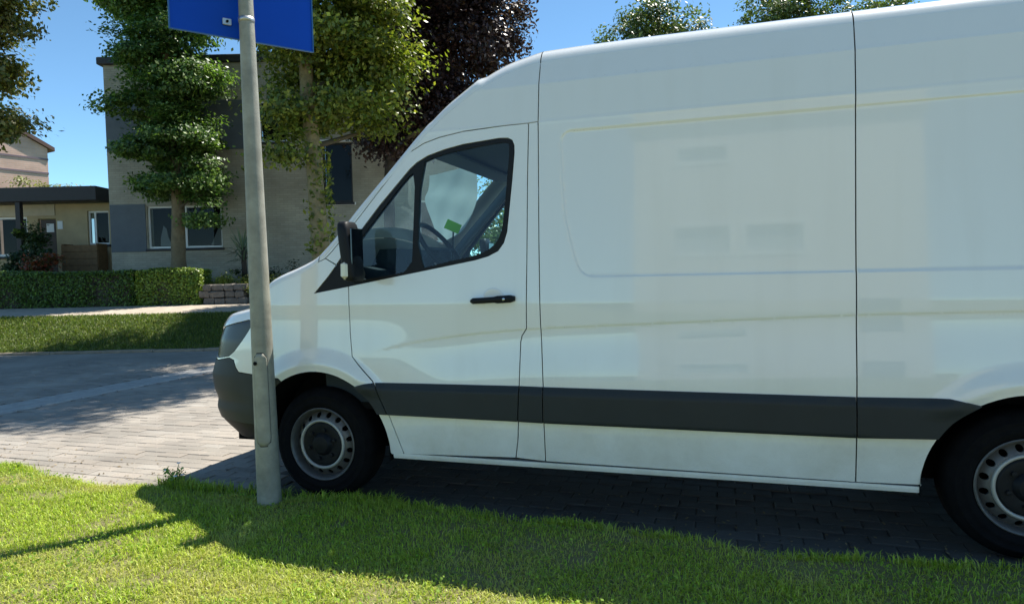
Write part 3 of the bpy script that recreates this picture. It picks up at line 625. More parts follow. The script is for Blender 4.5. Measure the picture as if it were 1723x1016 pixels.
# ---- mirrors, handle
def rbox(x0, x1, y0, y1, z0, z1, b, taper=0.):
    mb = MB().box(x0, x1, y0, y1, z0, z1, b); return mb
for s in (0, 1):
    Y = (lambda q: 2*HW-q) if s else (lambda q: q)
    def fl(mb): mb.v = [(a, Y(b), c) for a, b, c in mb.v]; return mb
    # rounded housing: stacked rings
    mb = MB(); ring = []
    for z, sc in ((1.335, .72), (1.345, .88), (1.37, .97), (1.45, 1.), (1.56, 1.), (1.625, .97), (1.655, .88), (1.668, .7)):
        q = [(math.cos(t), math.sin(t)) for t in np.linspace(0, 2*math.pi, 25)[:-1]]; lean_ = (z-1.5)*-.12
        ring.append([(.362+lean_+.04*sc*math.copysign(abs(a)**.55, a), -.15+.075*sc*math.copysign(abs(b)**.6, b), z) for a, b in q])
    V = sum(ring, []); F = [(k*24+j, k*24+(j+1) % 24, k*24+24+(j+1) % 24, k*24+24+j) for k in range(7) for j in range(24)]+[tuple(range(23, -1, -1)), tuple(7*24+j for j in range(24))]
    mr = obj('mirror', fl(mb.add(V, F)), M_black, van, True, True, 50)
    def sub(nm, mb, m_): o = obj(nm, fl(mb), m_, None); o.parent = mr; o.data.transform(Matrix.Translation(-van.location)); return o
    sub('mirror_glass', MB().box(.396, .4045, -.212, -.088, 1.43, 1.63, .01), mat('mirror_silver', (.06, .065, .07), .1, metal=1))
    sub('mirror_arm', MB().tube([(.35, -.09, 1.40), (.31, .0, 1.385), (.28, .05, 1.37)], [.05, .045, .05], 10), M_black)
    sub('indicator', MB().box(.338, .382, -.235, -.185, 1.347, 1.45, .018), M_ind)
    # door handle with its round dish
    k = 24; c = (1.139, 1.217); D = Sf(np.array(c[0]), np.array(c[1])); y0 = float(D[1])
    hd = obj('door_handle', fl(MB().add([(1.139+q*.128, y0-.026-.012*math.cos(q*math.pi/2)+.02*(abs(q) > .93)+b*.018, 1.218+.006*q+a*(.021 if q > .2 else .0165)*(1 if abs(q) < .93 else .6)) for q in np.linspace(-1, 1, 15) for a, b in [(math.cos(t), math.sin(t)) for t in np.linspace(0, 2*math.pi, 13)[:-1]]],
        [(i*12+j, i*12+(j+1) % 12, i*12+12+(j+1) % 12, i*12+12+j) for i in range(14) for j in range(12)]+[tuple(range(12)), tuple(14*12+j for j in range(12))])), M_black, van, True, True, 60)
    o = obj('handle_dish', fl(MB().lathe([(.066, 0), (.062, -.0025), (.056, -.0022), (.03, -.0012), (.0005, -.001)], 'y', (1.139, y0+.001, 1.217), 32)), M_paint, van, True, True, 60)
    o = obj('key_lock', fl(MB().lathe([(.008, 0), (.008, -.004), (.0005, -.005)], 'y', (1.215, y0-.05, 1.222), 12)), M_chrome, None, True); o.parent = hd; o.data.transform(Matrix.Translation(-van.location))
# ---- cab interior
prof = [(-.02, 1.0), (-.02, 1.38), (.10, 1.42), (.28, 1.42), (.42, 1.39), (.50, 1.32), (.50, 1.12), (.44, .95), (.44, .6), (.0, .6)]
obj('dashboard', MB().prism(prof, 'y', .13, 2*HW-.13), M_dash, van, world=True)
mb = MB(); 
for yy in (.30, .70): pass
mb.prism([(.22, 1.40), (.30, 1.53), (.44, 1.53), (.50, 1.42), (.50, 1.28)], 'y', .30, .70); obj('instrument_binnacle', mb, M_dash, van, world=True); obj('centre_console', MB().box(.40, .56, .88, 1.16, .95, 1.38, .03), M_dash, van, world=True)
swc = Vector((.63, .49, 1.52)); ax = Vector((.80, 0, .60)).normalized(); e_ = Vector((0, 1, 0)); g_ = ax.cross(e_)
ring = [swc+(e_*math.cos(t)+g_*math.sin(t))*.205 for t in np.linspace(0, 2*math.pi, 41)]
sw = obj('steering_wheel', MB().tube(ring, .0155, 10, cap=False), M_black, van, True, True)
mb = MB()
for t in (0, 180, 245, 295): mb.tube([swc-ax*.02, swc+(e_*math.cos(R_(t))+g_*math.sin(R_(t)))*.19], [.03, .014], 8)
mb.lathe([(.0005, .0), (.06, .0), (.07, -.02), (.07, -.05)], 'z', tuple(swc), 16); mb.tube([swc-ax*.02, swc-ax*.28], [.035, .045], 10)
o = obj('hub', mb, M_dash, None); o.parent = sw; o.data.transform(Matrix.Translation(-van.location))
for y0, y1 in ((.22, .72), (.98, 1.75)):
    s = obj('seat', MB().box(.98, 1.46, y0, y1, .75, .95, .05), M_cloth, van, world=True)
    for nm, a in (('backrest', (1.32, 1.47, y0, y1, .9, 1.55, .05)), ('headrest', (1.36, 1.46, y0+.12, y0+.38, 1.57, 1.80, .04))):
        o = obj(nm, MB().box(*a), M_cloth, None); o.parent = s; o.data.transform(Matrix.Translation(-van.location))
obj('bulkhead', MB().box(1.50, 1.52, .16, 2*HW-.16, .5, 2.46), M_liner, van, world=True)
obj('headliner', MB().add([(.60, .25, 2.10), (.60, 2*HW-.25, 2.10), (1.5, 2*HW-.2, 2.20), (1.5, .2, 2.20)], [(0, 1, 2, 3)]), M_liner, van, world=True)
obj('cab_floor', MB().box(-.1, 1.5, .12, 2*HW-.12, .56, .6), M_dark, van, world=True)
for s in (0, 1):
    q = [(.10, 1.0), (.10, 1.30), (.45, 1.345), (1.25, 1.40), (1.30, .6), (.5, .6)]
    a, b = (.075, .11) if not s else (2*HW-.11, 2*HW-.075); obj('door_trim', MB().prism(q, 'y', a, b), M_dash, van, world=True)
    # windscreen pillar lining
    t = [(u, ze(u)-.05) for u in np.linspace(.12, .95, 12)]; pts = [Vector((a, (Sf(a, b)[1]+.06) if not s else 2*HW-(Sf(a, b)[1]+.06), b)) for a, b in t]
    obj('pillar_lining', MB().tube(pts, .035, 8), mat('pillar_cloth', (.13, .17, .20), .9), van, True, True)
obj('sun_visor', MB().box(.64, .80, .30, 1.67, 2.09, 2.11, .01), M_liner, van, world=True)

# ------------------------------------------------------------------ lamp post with sign board
M_galv = mat('galvanised_steel', (.27, .26, .21), .6, metal=0, var=.38, vscale=7, bump=.12, bscale=120)
post = empty('lamp_post', (-.19, -.215, .045)); tag(post, 'tapered grey metal lamp post standing in the verge in front of the van', 'lamp post')
rad = lambda z: .0685-.0098*min(z, 4.2)
LEAN = -.012
mb = MB(); mb.lathe([(rad(z), z) for z in (-.3, 0, .6, 1.2, 1.8, 2.4, 3.0, 3.2, 4.2, 5.2)], 'z', n=40)
mb.v = [(a+LEAN*c, b, c) for a, b, c in mb.v]; obj('pole', mb, M_galv, post, True)
# inspection hatch: a slightly proud curved cover with a lock
def onpost(t, z, d=0.): r = rad(z)+d; return (r*math.cos(t)+LEAN*z, r*math.sin(t), z)
aim = math.atan2(-3.3, 2.57)-.25
mb = MB(); nz = 22; nt_ = 14; hw_ = .62
V = []; 
for i in range(nz+1):
    q = i/nz; z = .36+.53*q; e = min(q, 1-q)*.53; wf = hw_*min(1, .45+.55*math.sqrt(max(0, 1-(1-min(e/.05, 1))**2)))
    for j in range(nt_+1): V.append(onpost(aim+wf*(2*j/nt_-1), z, .0014))
F = [(i*(nt_+1)+j, i*(nt_+1)+j+1, (i+1)*(nt_+1)+j+1, (i+1)*(nt_+1)+j) for i in range(nz) for j in range(nt_)]
hat = obj('hatch', MB().add(V, F), M_galv, post, True); so = hat.modifiers.new('s', 'SOLIDIFY'); so.thickness = .001; so.offset = -1
M_gap = mat('shadow_gap', (.03, .03, .03), .9)  # shadow gap round the hatch is a dark sheet, not a cut groove
V2 = [];
for i in range(nz+1):
    q = i/nz; z = .354+.542*q; e = min(q, 1-q)*.542; wf = (hw_+.05)*min(1, .45+.55*math.sqrt(max(0, 1-(1-min(e/.05, 1))**2)))
    for j in range(nt_+1): V2.append(onpost(aim+wf*(2*j/nt_-1), z, .0005))
o = obj('hatch_gap', MB().add(V2, F), M_gap, None, True); o.parent = hat
p = Vector(onpost(aim-.45, .835, .004)); o = obj('lock', MB().tube([p, p+Vector((math.cos(aim-.45), math.sin(aim-.45), 0))*.006], .011, 12), M_dark, None); o.parent = hat
# sign
SG = 2.745; sa = math.atan2(.45, .64)-YAW
sign = empty('sign_board', (-.19+LEAN*2.8-.05, -.215+.0, SG), sa); tag(sign, 'flat blue sign board clamped to the lamp post, cut by the top of the frame', 'sign')
M_blue = mat('sign_blue', (.003, .06, .42), .45, spec=.15, var=.06, vscale=2)
M_alu = mat('aluminium', (.5, .5, .5), .4, metal=.8)
yb = .048
obj('board', MB().box(-.355, .44, yb, yb+.004, 0, .62), M_blue, sign)
mb = MB()
for a in ((-.360, -.353, yb-.006, yb+.008, -.003, .623), (.438, .445, yb-.006, yb+.008, -.003, .623), (-.353, .438, yb-.006, yb+.008, -.004, .002), (-.353, .438, yb-.006, yb+.008, .618, .624)): mb.box(*a)
obj('rim_edge', mb, mat('sign_rim', (.02, .10, .28), .4), sign)
cl = obj('clamp', MB().lathe([(.0415, -.012), (.0445, -.012), (.0445, .012), (.0415, .012)], 'z', (0.03, -.04, .085), 28), M_alu, sign, True)
mb = MB().box(-.082, -.034, yb-.016, yb-.001, .066, .104, .003); o = obj('clamp_arm', MB().box(.017, .043, .007, yb-.001, .074, .098, .002), M_alu, None); o.parent = cl
o = obj('clamp_plate', mb, M_alu, None); o.parent = cl
o = obj('bolt', MB().tube([(-.058, yb-.016, .085), (-.058, yb-.026, .085)], .007, 8), M_dark, None); o.parent = cl

# ------------------------------------------------------------------ buildings
def wall_open(W_, z0, z1, th, ops):
    """wall in local x/z, front at y=0, with real openings (x0,x1,z0,z1)"""
    X = sorted({0, W_, *[o[0] for o in ops], *[o[1] for o in ops]}); Z = sorted({z0, z1, *[o[2] for o in ops], *[o[3] for o in ops]}); mb = MB()
    for i in range(len(X)-1):
        for j in range(len(Z)-1):
            cx_, cz_ = (X[i]+X[i+1])/2, (Z[j]+Z[j+1])/2
            if any(o[0] < cx_ < o[1] and o[2] < cz_ < o[3] for o in ops): continue
            mb.add([(X[i], 0, Z[j]), (X[i+1], 0, Z[j]), (X[i+1], 0, Z[j+1]), (X[i], 0, Z[j+1])], [(0, 1, 2, 3)])
    for a, b, c, d in ops:
        mb.add([(a, 0, c), (b, 0, c), (b, 0, d), (a, 0, d), (a, th, c), (b, th, c), (b, th, d), (a, th, d)], [(0, 4, 5, 1), (1, 5, 6, 2), (2, 6, 7, 3), (3, 7, 4, 0)])
    return mb
M_wf = mat('white_frame', (.72, .72, .70), .45, var=.06)
M_pane = mat('dark_pane', (.006, .008, .010), .03, spec=.8)
M_curt = mat('curtain', (.7, .7, .68), .9)
M_room = mat('dim_room', (.012, .011, .010), .9)
M_roof = mat('roof_edge', (.022, .020, .022), .6, var=.2)
M_paneglass = glassmat('window_pane', (.42, .45, .45), refl=.015)
def window(parent, x0, x1, z0, z1, y=.09, mull=(), fw=.055, sill=True, m=None):
    w_ = obj('window', MB().box(x0, x1, y+.25, y+.28, z0, z1), M_room, parent)
    mb = MB(); 
    mb.box(x0, x1, y-.02, y+.04, z0, z0+fw); mb.box(x0, x1, y-.02, y+.04, z1-fw, z1); mb.box(x0, x0+fw, y-.021, y+.041, z0+fw, z1-fw); mb.box(x1-fw, x1, y-.021, y+.041, z0+fw, z1-fw)
    for q in mull: mb.box(q-fw/2, q+fw/2, y-.021, y+.041, z0+fw, z1-fw)
    o = obj('frame', mb, m or M_wf, None); o.parent = w_
    xs_ = [x0+fw]+[q for q in mull]+[x1-fw]
    for i in range(len(xs_)-1):
        o = obj('pane', MB().add([(xs_[i], y+.012, z0+fw), (xs_[i+1], y+.012, z0+fw), (xs_[i+1], y+.012, z1-fw), (xs_[i], y+.012, z1-fw)], [(0, 1, 2, 3)]), M_paneglass, None, recalc=False); o.parent = w_
    if sill: o = obj('sill', MB().box(x0-.05, x1+.05, -.05, y-.02, z0-.07, z0-.005, .008), M_roof, None); o.parent = w_
    return w_
M_brick = brickmat('grey_beige_brick', (.40, .365, .285), (.34, .31, .24), (.30, .275, .215))
M_panel = mat('slate_panel', (.10, .115, .13), .7, var=.12, vscale=4)
apt = empty('apartment_block', BG(-11.36, 19.5, 0), -YAW); tag(apt, 'shaded beige brick flat-roofed block with slate grey panels behind the trees', 'building')
U0 = -11.36
def uo(a, b, c, d): return (a-U0, b-U0, c, d)
ops = [uo(-10.31, -8.19, 2.29, 3.49), uo(-7.05, -6.25, 5.22, 6.38), uo(-5.27, -4.44, 3.48, 5.16), uo(-10.31, -9.0, 5.2, 6.4), uo(-2.6, -1.2, 2.29, 3.49), uo(-2.6, -1.2, 5.22, 6.38)]
obj('wall', wall_open(9.6, .4, 7.45, .12, ops), M_brick, apt, recalc=False)
for q in (0, 9.6): obj('end_wall', MB().add([(q, 0, .4), (q, 9, .4), (q, 9, 7.45), (q, 0, 7.45)], [(0, 1, 2, 3)]), mat('end_brick', (.40, .345, .25), .9, var=.2), apt)
obj('roof', MB().box(-.12, 9.72, -.12, 9.1, 7.45, 7.66, .02), M_roof, apt)
obj('facade_panel', MB().box(.02, 1.02, -.025, .0, 2.21, 3.55), M_panel, apt)
obj('facade_panel', MB().box(2.45, 4.28, -.025, .0, 5.04, 6.41), M_panel, apt)
obj('facade_panel', MB().box(.02, 1.02, -.025, .0, 5.04, 6.41), M_panel, apt)
for z_ in (3.40, 5.17): obj('window_band', MB().box(6.0, 7.0, -.04, -.002, z_, z_+.075, .005), M_wf, apt)
w1 = window(apt, *ops[0], mull=(-9.24-U0,)); window(apt, *ops[1]); window(apt, *ops[2], mull=(), fw=.05, m=M_roof); window(apt, *ops[3], mull=()); window(apt, *ops[4]); window(apt, *ops[5])
# curtain glimpsed behind the ground-floor panes
cv = [(1.30, 2.37), (1.62, 2.37), (1.52, 2.62), (1.48, 2.86), (1.40, 2.95), (1.36, 2.8), (1.31, 2.6)]
o = obj('curtain', MB().prism(cv, 'y', .22, .24), M_curt, None); o.parent = w1
o = obj('curtain', MB().prism([(2.75, 2.37), (3.10, 2.37), (3.10, 3.0), (2.95, 2.8)], 'y', .22, .24), M_curt, None); o.parent = w1
o = obj('curtain', MB().prism([(5.35-.43+.4, 0), (5.36, 0), (5.36, .01)], 'y', .3, .31), M_curt, None) if False else None

# annex with the dark fascia
anx = empty('entrance_annex', BG(-18.5, 20.5, 0), -YAW); tag(anx, 'low cream entrance wing with flat dark fascia left of the block', 'building')
A0 = -18.5; ua = lambda a, b, c, d: (a-A0, b-A0, c, d)
M_cream = mat('cream_render', (.42, .33, .19), .85, var=.12, vscale=3, bump=.15, bscale=40)
M_creamb = mat('pale_render', (.50, .43, .31), .85, var=.1)
ops = [ua(-15.4, -14.42, 2.2, 3.38), ua(-14.1, -13.56, .8, 3.3), ua(-12.62, -11.98, 2.5, 3.5), ua(-17.6, -16.2, 2.2, 3.38)]
obj('wall', wall_open(6.9, .4, 3.72, .12, ops), M_cream, anx, recalc=False)
obj('lintel_band', MB().box(2.2, 4.93, -.03, -.002, 3.385, 3.715), M_creamb, anx)
window(anx, *ops[0], fw=.07); window(anx, *ops[2], mull=(-12.42-A0,), fw=.05); window(anx, *ops[3])
dr = obj('door', MB().box(ops[1][0]+.04, ops[1][1]-.04, .06, .10, .8, 3.28, .01), mat('door_wood', (.05, .028, .018), .5, var=.3), anx)
o = obj('pane', MB().box(ops[1][0]+.22, ops[1][1]-.1, .05, .058, 2.9, 3.15), M_wf, None); o.parent = dr
obj('roof', MB().box(-.2, 6.62, -.75, 5, 3.73, 4.14, .015), M_roof, anx)
obj('canopy_post', MB().box(4.24, 4.38, -.70, -.56, .6, 3.73, .01), M_roof, anx)
obj('house_number', MB().box(4.99, 5.15, -.02, -.002, 2.98, 3.22, .003), M_wf, anx)
# timber planter under the annex window
M_wood = mat('brown_timber', (.17, .10, .045), .8, var=.35, vscale=10)
pl = empty('timber_planter', BG(-12.5, 20.05, .75), -YAW); tag(pl, 'brown timber planter box against the cream wall under the small window', 'planter')
for i in range(5): obj('plank', MB().box(-.52, .52, -.2, -.17, .72+i*.2, .72+i*.2+.19, .006), M_wood, pl)
for q in (-.5, .5): obj('end_board', MB().box(q-.03, q+.03, -.165, .3, .7, 1.75, .006), M_wood, pl)
obj('planter_box', MB().box(-.46, .46, -.165, .3, .0, 1.6), M_wood, pl)
# far gabled house
fh = empty('gabled_house', BG(-23.4, 35, .75), -YAW+R_(58)); tag(fh, 'distant sunlit pink brick gable end with dark verge at the left edge', 'house')
M_pink = brickmat('pink_brick', (.60, .39, .31), (.54, .35, .27), (.52, .40, .34), .3, .1, .02)
gp = [(-7.4, -.5), (0, -.5), (0, 7.45), (-3.7, 9.3), (-7.4, 7.45)]
obj('gable_wall', MB().prism(gp, 'y', 0, 8), M_pink, fh)
mb = MB(); 
for s in (1, -1):
    a = [(-3.7, 9.32), (.28*1 if s > 0 else -7.68, 7.33), (.28 if s > 0 else -7.68, 7.52), (-3.7, 9.56)]; mb.prism(a, 'y', -.15, 8.2)
obj('roof', mb, mat('brown_roof', (.12, .07, .06), .8), fh)
for z in (6.15, 6.85): obj('band', MB().box(-7.39, .01, -.03, -.002, z, z+.09), mat('band_grey', (.17, .13, .15), .8), fh)
wn = obj('window', MB().box(-4.4, -2.6, -.02, -.001, 4.6, 5.6), M_pane, fh); o = obj('awning', MB().prism([(-.03, 5.98), (-.6, 5.6), (-.6, 5.5), (-.03, 5.7)], 'x', -4.7, -2.55), M_wf, None); o.parent = wn

# house behind the viewpoint, seen mirrored in the van's paint
nb = empty('neighbour_house', (-.4, -17.5, 0), 0); tag(nb, 'pale rendered house facing the van, seen mirrored in its white flank', 'house')
M_nb = mat('pale_wall', (.60, .555, .51), .85, var=.08)
W9 = 8.0; ops = [(1.1, 2.95, 4.1, 5.15), (3.15, 5.0, 4.1, 5.15), (1.2, 2.9, 6.9, 7.6), (1.1, 3.3, 1.0, 2.2), (6.2, 7.3, .05, 2.2)]
obj('wall', wall_open(W9, -.1, 8.2, -.12, ops), M_nb, nb); obj('side_wall', MB().box(.0, W9, -8, -.3, -.1, 8.18), M_nb, nb)
obj('roof', MB().box(-.2, W9+.2, -8.2, .2, 8.21, 8.45), M_nb, nb)
for a in ops[:4]:
    w_ = obj('window', MB().box(a[0], a[1], -.16, -.13, a[2], a[3]), mat('sky_tint_pane', (.30, .34, .36), .2), nb); mb = MB(); f_ = .13  # grey-blue pane colour stands in for reflected sky
    mb.box(a[0], a[1], -.13, .03, a[2], a[2]+f_); mb.box(a[0], a[1], -.13, .03, a[3]-f_, a[3]); mb.box(a[0], a[0]+f_, -.131, .031, a[2]+f_, a[3]-f_); mb.box(a[1]-f_, a[1], -.131, .031, a[2]+f_, a[3]-f_); o = obj('frame', mb, M_wf, None); o.parent = w_
obj('door', MB().box(6.2, 7.3, -.16, -.12, .05, 2.2), mat('grey_door', (.12, .13, .14), .5), nb)

# ------------------------------------------------------------------ planting
M_bark = mat('grey_bark', (.19, .15, .09), .95, var=.35, vscale=6, bump=.9, bscale=18)
M_barkm = mat('mossy_bark', (.23, .19, .10), .95, var=.4, vscale=5, bump=.9, bscale=16)
M_stem = mat('dark_stem', (.05, .04, .03), .9)
def arr(v): return np.array(tuple(v))
def crown_points(blobs, clumps, per, spread, flat=.6, shell=.45):
    """leaf clumps through the crown: many small clusters, thinner towards the middle"""
    P = []; C = []; O = []; vol = np.array([b[1][0]*b[1][1]*b[1][2] for b in blobs])**.75; vol = vol/vol.sum()
    for (c, r), w_ in zip(blobs, vol):
        k = max(2, int(clumps*w_)); d = rng.normal(0, 1, (k, 3)); d /= np.linalg.norm(d, axis=1)[:, None]; q = (shell+(1-shell)*rng.uniform(0, 1, k)**.6)*rng.uniform(.8, 1.18, k)
        cc_ = np.array(c)+d*q[:, None]*np.array(r)
        for ctr, dd in zip(cc_, d):
            n = int(per*rng.uniform(.5, 1.5)); s = spread*rng.uniform(.6, 1.4); g = np.clip(rng.normal(0, 1, (n, 3)), -1.9, 1.9)*[s, s, s*flat]
            P.append(ctr+g+[0, 0, -.15*s]); O.append(np.repeat(dd[None], n, 0)); C.append(ctr)
    return np.concatenate(P), np.concatenate(O), np.array(C)
def tree(name, label, trunk, rads, blobs, clumps, per, spread, size, pal, bark, group=None, flat=.6, limbs=34, mat_name='tree_leaf', trans=.3, aspect=.6, shell=.45, extra=None, up=.35):
    base = Vector(trunk[0]); root = empty(name, base); tag(root, label, 'tree', group)
    P, O, C = crown_points(blobs, clumps, per, spread, flat, shell)
    if extra is not None: P = np.concatenate([P, extra]); O = np.concatenate([O, rng.normal(0, 1, extra.shape)])
    tp = [arr(t) for t in trunk]
    mb = MB().tube(catmull(tp, 5), np.interp(np.linspace(0, len(tp)-1, (len(tp)-1)*5+1), range(len(tp)), rads), 12)
    mb.v = [tuple(np.array(q)+rng.normal(0, .007, 3)) for q in mb.v]
    obj('trunk', mb, bark, root, True, True)
    lb = MB(); T = catmull(tp, 20)
    for c in C[rng.permutation(len(C))[:limbs]]:
        d = np.linalg.norm(T[:, :2]-c[:2], axis=1); zt = c[2]-.45*max(.2, float(d.min())); s = T[np.argmin(np.abs(T[:, 2]-zt))]
        mid = (s+c)/2+rng.normal(0, .1, 3)+[0, 0, .08]; lb.tube(catmull([s, mid, c], 4), np.linspace(.05, .008, 9)*min(1.6, max(.5, np.linalg.norm(c-s)/1.2)), 6)
    obj('limbs', lb, mat('limb_bark', (.085, .07, .045), .95, var=.3), root, True, True)
    me = leaves('crown', P, size, pal, O, aspect=aspect, up=up); me.transform(Matrix.Translation(-base)); obj('crown', me, leafmat(mat_name, trans), root)
    return root
def bgz(u, v, z): return tuple(BG(u, v, z))
g17 = float(hgt(18.3))
# upright tree before the block
def blob(u, v, z, ru, rv, rz): return (bgz(u, v, z), (ru, rv, rz))
tree('hornbeam', 'dense dark green upright tree with a bare trunk rising from behind the hedge', [bgz(-8.88, 18.3, .6), bgz(-8.88, 18.3, 2.0), bgz(-8.83, 18.3, 3.4), bgz(-8.9, 18.3, 5.6), bgz(-9.0, 18.3, 8.2)], [.23, .185, .16, .11, .05],
     [blob(-8.95, 18.2, 4.0, .85, 1.0, .5), blob(-9.35, 18.3, 4.9, 1.0, 1.2, .55), blob(-8.35, 18.1, 5.3, .75, 1.1, .6), blob(-9.4, 18.3, 6.1, 1.0, 1.2, .5), blob(-8.4, 18.1, 6.7, .75, 1.1, .55), blob(-9.4, 18.3, 7.4, 1.1, 1.2, .6), blob(-8.5, 18.2, 8.1, .85, 1.1, .6), blob(-9.5, 18.3, 8.9, 1.2, 1.2, .7), blob(-8.7, 18.2, 9.8, 1.2, 1.2, .8), blob(-8.1, 18.0, 3.4, .42, .5, .6), blob(-8.0, 18.0, 4.4, .42, .5, .6)],
     250, 430, .22, .10, [(.045, .105, .025), (.08, .17, .04), (.28, .39, .12), (.035, .08, .022)], M_bark, flat=.38, shell=.2, trans=.4, mat_name='hornbeam_leaf', up=.8)
# yellow-green tree with an ivy-clad trunk
ivy = []
for z in np.linspace(.4, 4.0, 46):
    k = 22; a = rng.uniform(0, 6.28, k); r = .16+np.abs(rng.normal(0, .10 if z < 3 else .05, k)); ivy.append(np.stack([np.full(k, BG(-4.06, 14.5).x)+r*np.cos(a)+.10, np.full(k, BG(-4.06, 14.5).y)+r*np.sin(a), z+rng.normal(0, .08, k)], 1))
# the crown carries on above the frame: it shades the road and the bank
HIGH = [blob(-2.4, 12.4, 10.6, 2.0, 1.8, 1.3), blob(-.8, 12.9, 11.4, 1.9, 1.7, 1.3), blob(-3.4, 11.6, 9.6, 1.7, 1.4, 1.1), blob(-.9, 11.4, 10.2, 1.6, 1.5, 1.2), blob(-2.2, 14.2, 12.2, 2.2, 1.8, 1.3), blob(-4.6, 15.4, 10., 2.0, 1.7, 1.2), blob(-3., 15.8, 10, 1.8, 1.6, 1.2), blob(-4.8, 13.2, 11, 1.9, 1.6, 1.2)]
tree('maple', 'spreading yellow-green tree with an ivy-clad trunk behind the van bonnet', [bgz(-3.98, 14.5, .2), bgz(-4.02, 14.5, 2.0), bgz(-4.13, 14.5, 4.2), bgz(-4.2, 14.5, 6.0), bgz(-4.1, 14.5, 8.0)], [.24, .19, .16, .14, .07],
     [blob(-3.55, 14.3, 6.6, 1.35, 1.5, .9), blob(-2.85, 14.2, 5.7, .8, 1.1, .75), blob(-4.5, 14.6, 5.1, .5, .8, .7), blob(-3.3, 14.9, 4.9, 1.0, 1., .6), blob(-4.55, 14.8, 6.4, .7, 1.0, .8), blob(-3.6, 15.1, 5.6, 1.3, .8, .8), blob(-3.35, 14.4, 8.0, 1.45, 1.6, 1.), blob(-4.4, 14.5, 8.2, 1.6, 1.5, 1.), blob(-2.75, 14.1, 6.9, .7, .9, .65), blob(-4.55, 14.4, 4.3, .4, .5, .45)]+HIGH,
     760, 240, .29, .107, [(.10, .155, .028), (.22, .26, .04), (.055, .10, .02), (.42, .41, .07), (.045, .085, .02)], M_barkm, flat=.42, shell=.3, trans=.42, mat_name='maple_leaf', up=.6, extra=np.concatenate(ivy))
# copper tree
tree('copper_maple', 'dark purple-leaved tree rising behind the yellow-green tree', [bgz(-3.2, 17.6, .6), bgz(-3.1, 17.6, 2.5), bgz(-3.0, 17.6, 4.5), bgz(-2.3, 17.6, 6.5), bgz(-2.0, 17.6, 8.5)], [.17, .14, .12, .09, .05],
     [blob(-1.2, 17.5, 7.2, 1.5, 1.4, 1.), blob(-2.4, 17.5, 5.9, 1.7, 1.4, .9), blob(-1.4, 17.5, 5.3, 1.1, 1.1, .7), blob(-1.6, 17.5, 8.6, 2.0, 1.6, 1.), blob(-3.0, 17.6, 4.9, .9, .9, .6), blob(-.3, 17.4, 7.6, .75, .8, .7), blob(-2.9, 17.5, 7.5, 1.4, 1.3, 1.), blob(-.6, 17.4, 8.8, .9, .9, .6)],
     340, 230, .25, .105, [(.020, .012, .020), (.034, .017, .026), (.06, .028, .032), (.026, .022, .022), (.11, .06, .04)], M_stem, flat=.6, shell=.3, mat_name='copper_leaf', trans=.25)
# tree at the left edge
tree('street_tree', 'tree with browning olive leaves reaching in at the left edge', [bgz(-9.95, 12.2, .0), bgz(-9.95, 12.2, 2.2), bgz(-9.9, 12.2, 4.5), bgz(-9.8, 12.2, 7)], [.2, .16, .12, .05],
     [blob(-9.0, 12.1, 6.2, .85, .8, .4), blob(-9.0, 12.1, 5.15, .75, .7, .36), blob(-9.0, 12.1, 4.15, .75, .7, .38), blob(-10.3, 12.2, 5.5, 1.2, 1.2, 1.2), blob(-9.6, 12.2, 7.0, 1.2, 1.1, .7)],
     210, 260, .17, .085, [(.11, .14, .03), (.17, .18, .035), (.06, .09, .02), (.26, .20, .05), (.05, .08, .02)], M_bark, flat=.5, shell=.3)
# trees beyond the van
for u, v_, z, s, lab, n_c in ((5.7, 26, 10.5, 1.15, 'rounded green treetop showing above the van roof, nearest the cab', 170), (11.8, 27, 11.4, 1.25, 'pale green treetop showing above the rear of the van roof', 190)):
    tree('garden_tree', lab, [bgz(u, v_, .6), bgz(u, v_, 4), bgz(u+.1, v_, 8), bgz(u, v_, z+.6)], [.25, .2, .12, .04], [blob(u, v_, z+.2, 1.15*s, 1.1, 1.0), blob(u-.9*s, v_, z-.6, 1.1*s, 1.1, .9), blob(u+.9*s, v_, z-.7, 1.1*s, 1.1, .9), blob(u, v_, z-2, 1.9*s, 1.6, 1.2)]+([blob(u+2.6, v_, z-.2, 1.4, 1.2, .8), blob(u-1.4, v_, z+.05, 1.3, 1.2, .7)] if s > 1.2 else []),
         n_c, 120, .24, .125, [(.10, .15, .035), (.16, .20, .06), (.06, .10, .025)], M_bark, group='trees beyond the van', limbs=12, mat_name='garden_leaf')
tree('garden_tree', 'small yellow-green treetop above the dark fascia of the annex', [bgz(-21.6, 31, .6), bgz(-21.6, 31, 3), bgz(-21.6, 31, 5.8)], [.15, .1, .04], [blob(-21.6, 31, 5.6, 1.0, .8, .6), blob(-20.2, 31, 5.3, .9, .8, .5)], 16, 70, .25, .14, [(.18, .20, .06), (.24, .24, .08)], M_bark, group='trees beyond the van', limbs=6, mat_name='garden_leaf')

tree('garden_tree', 'broad low tree beyond the block, glimpsed through the van cab windows', [bgz(.4, 23, .6), bgz(.4, 23, 2), bgz(.5, 23, 4.0)], [.2, .15, .05], [blob(.4, 23, 3.6, 1.6, 1.2, 1.2), blob(1.6, 23, 3.0, 1.4, 1.2, 1.0), blob(-.6, 23, 2.6, 1.2, 1.2, 1.)], 70, 110, .28, .13, [(.08, .14, .03), (.14, .20, .05)], M_bark, group='trees beyond the van', limbs=8, mat_name='garden_leaf')
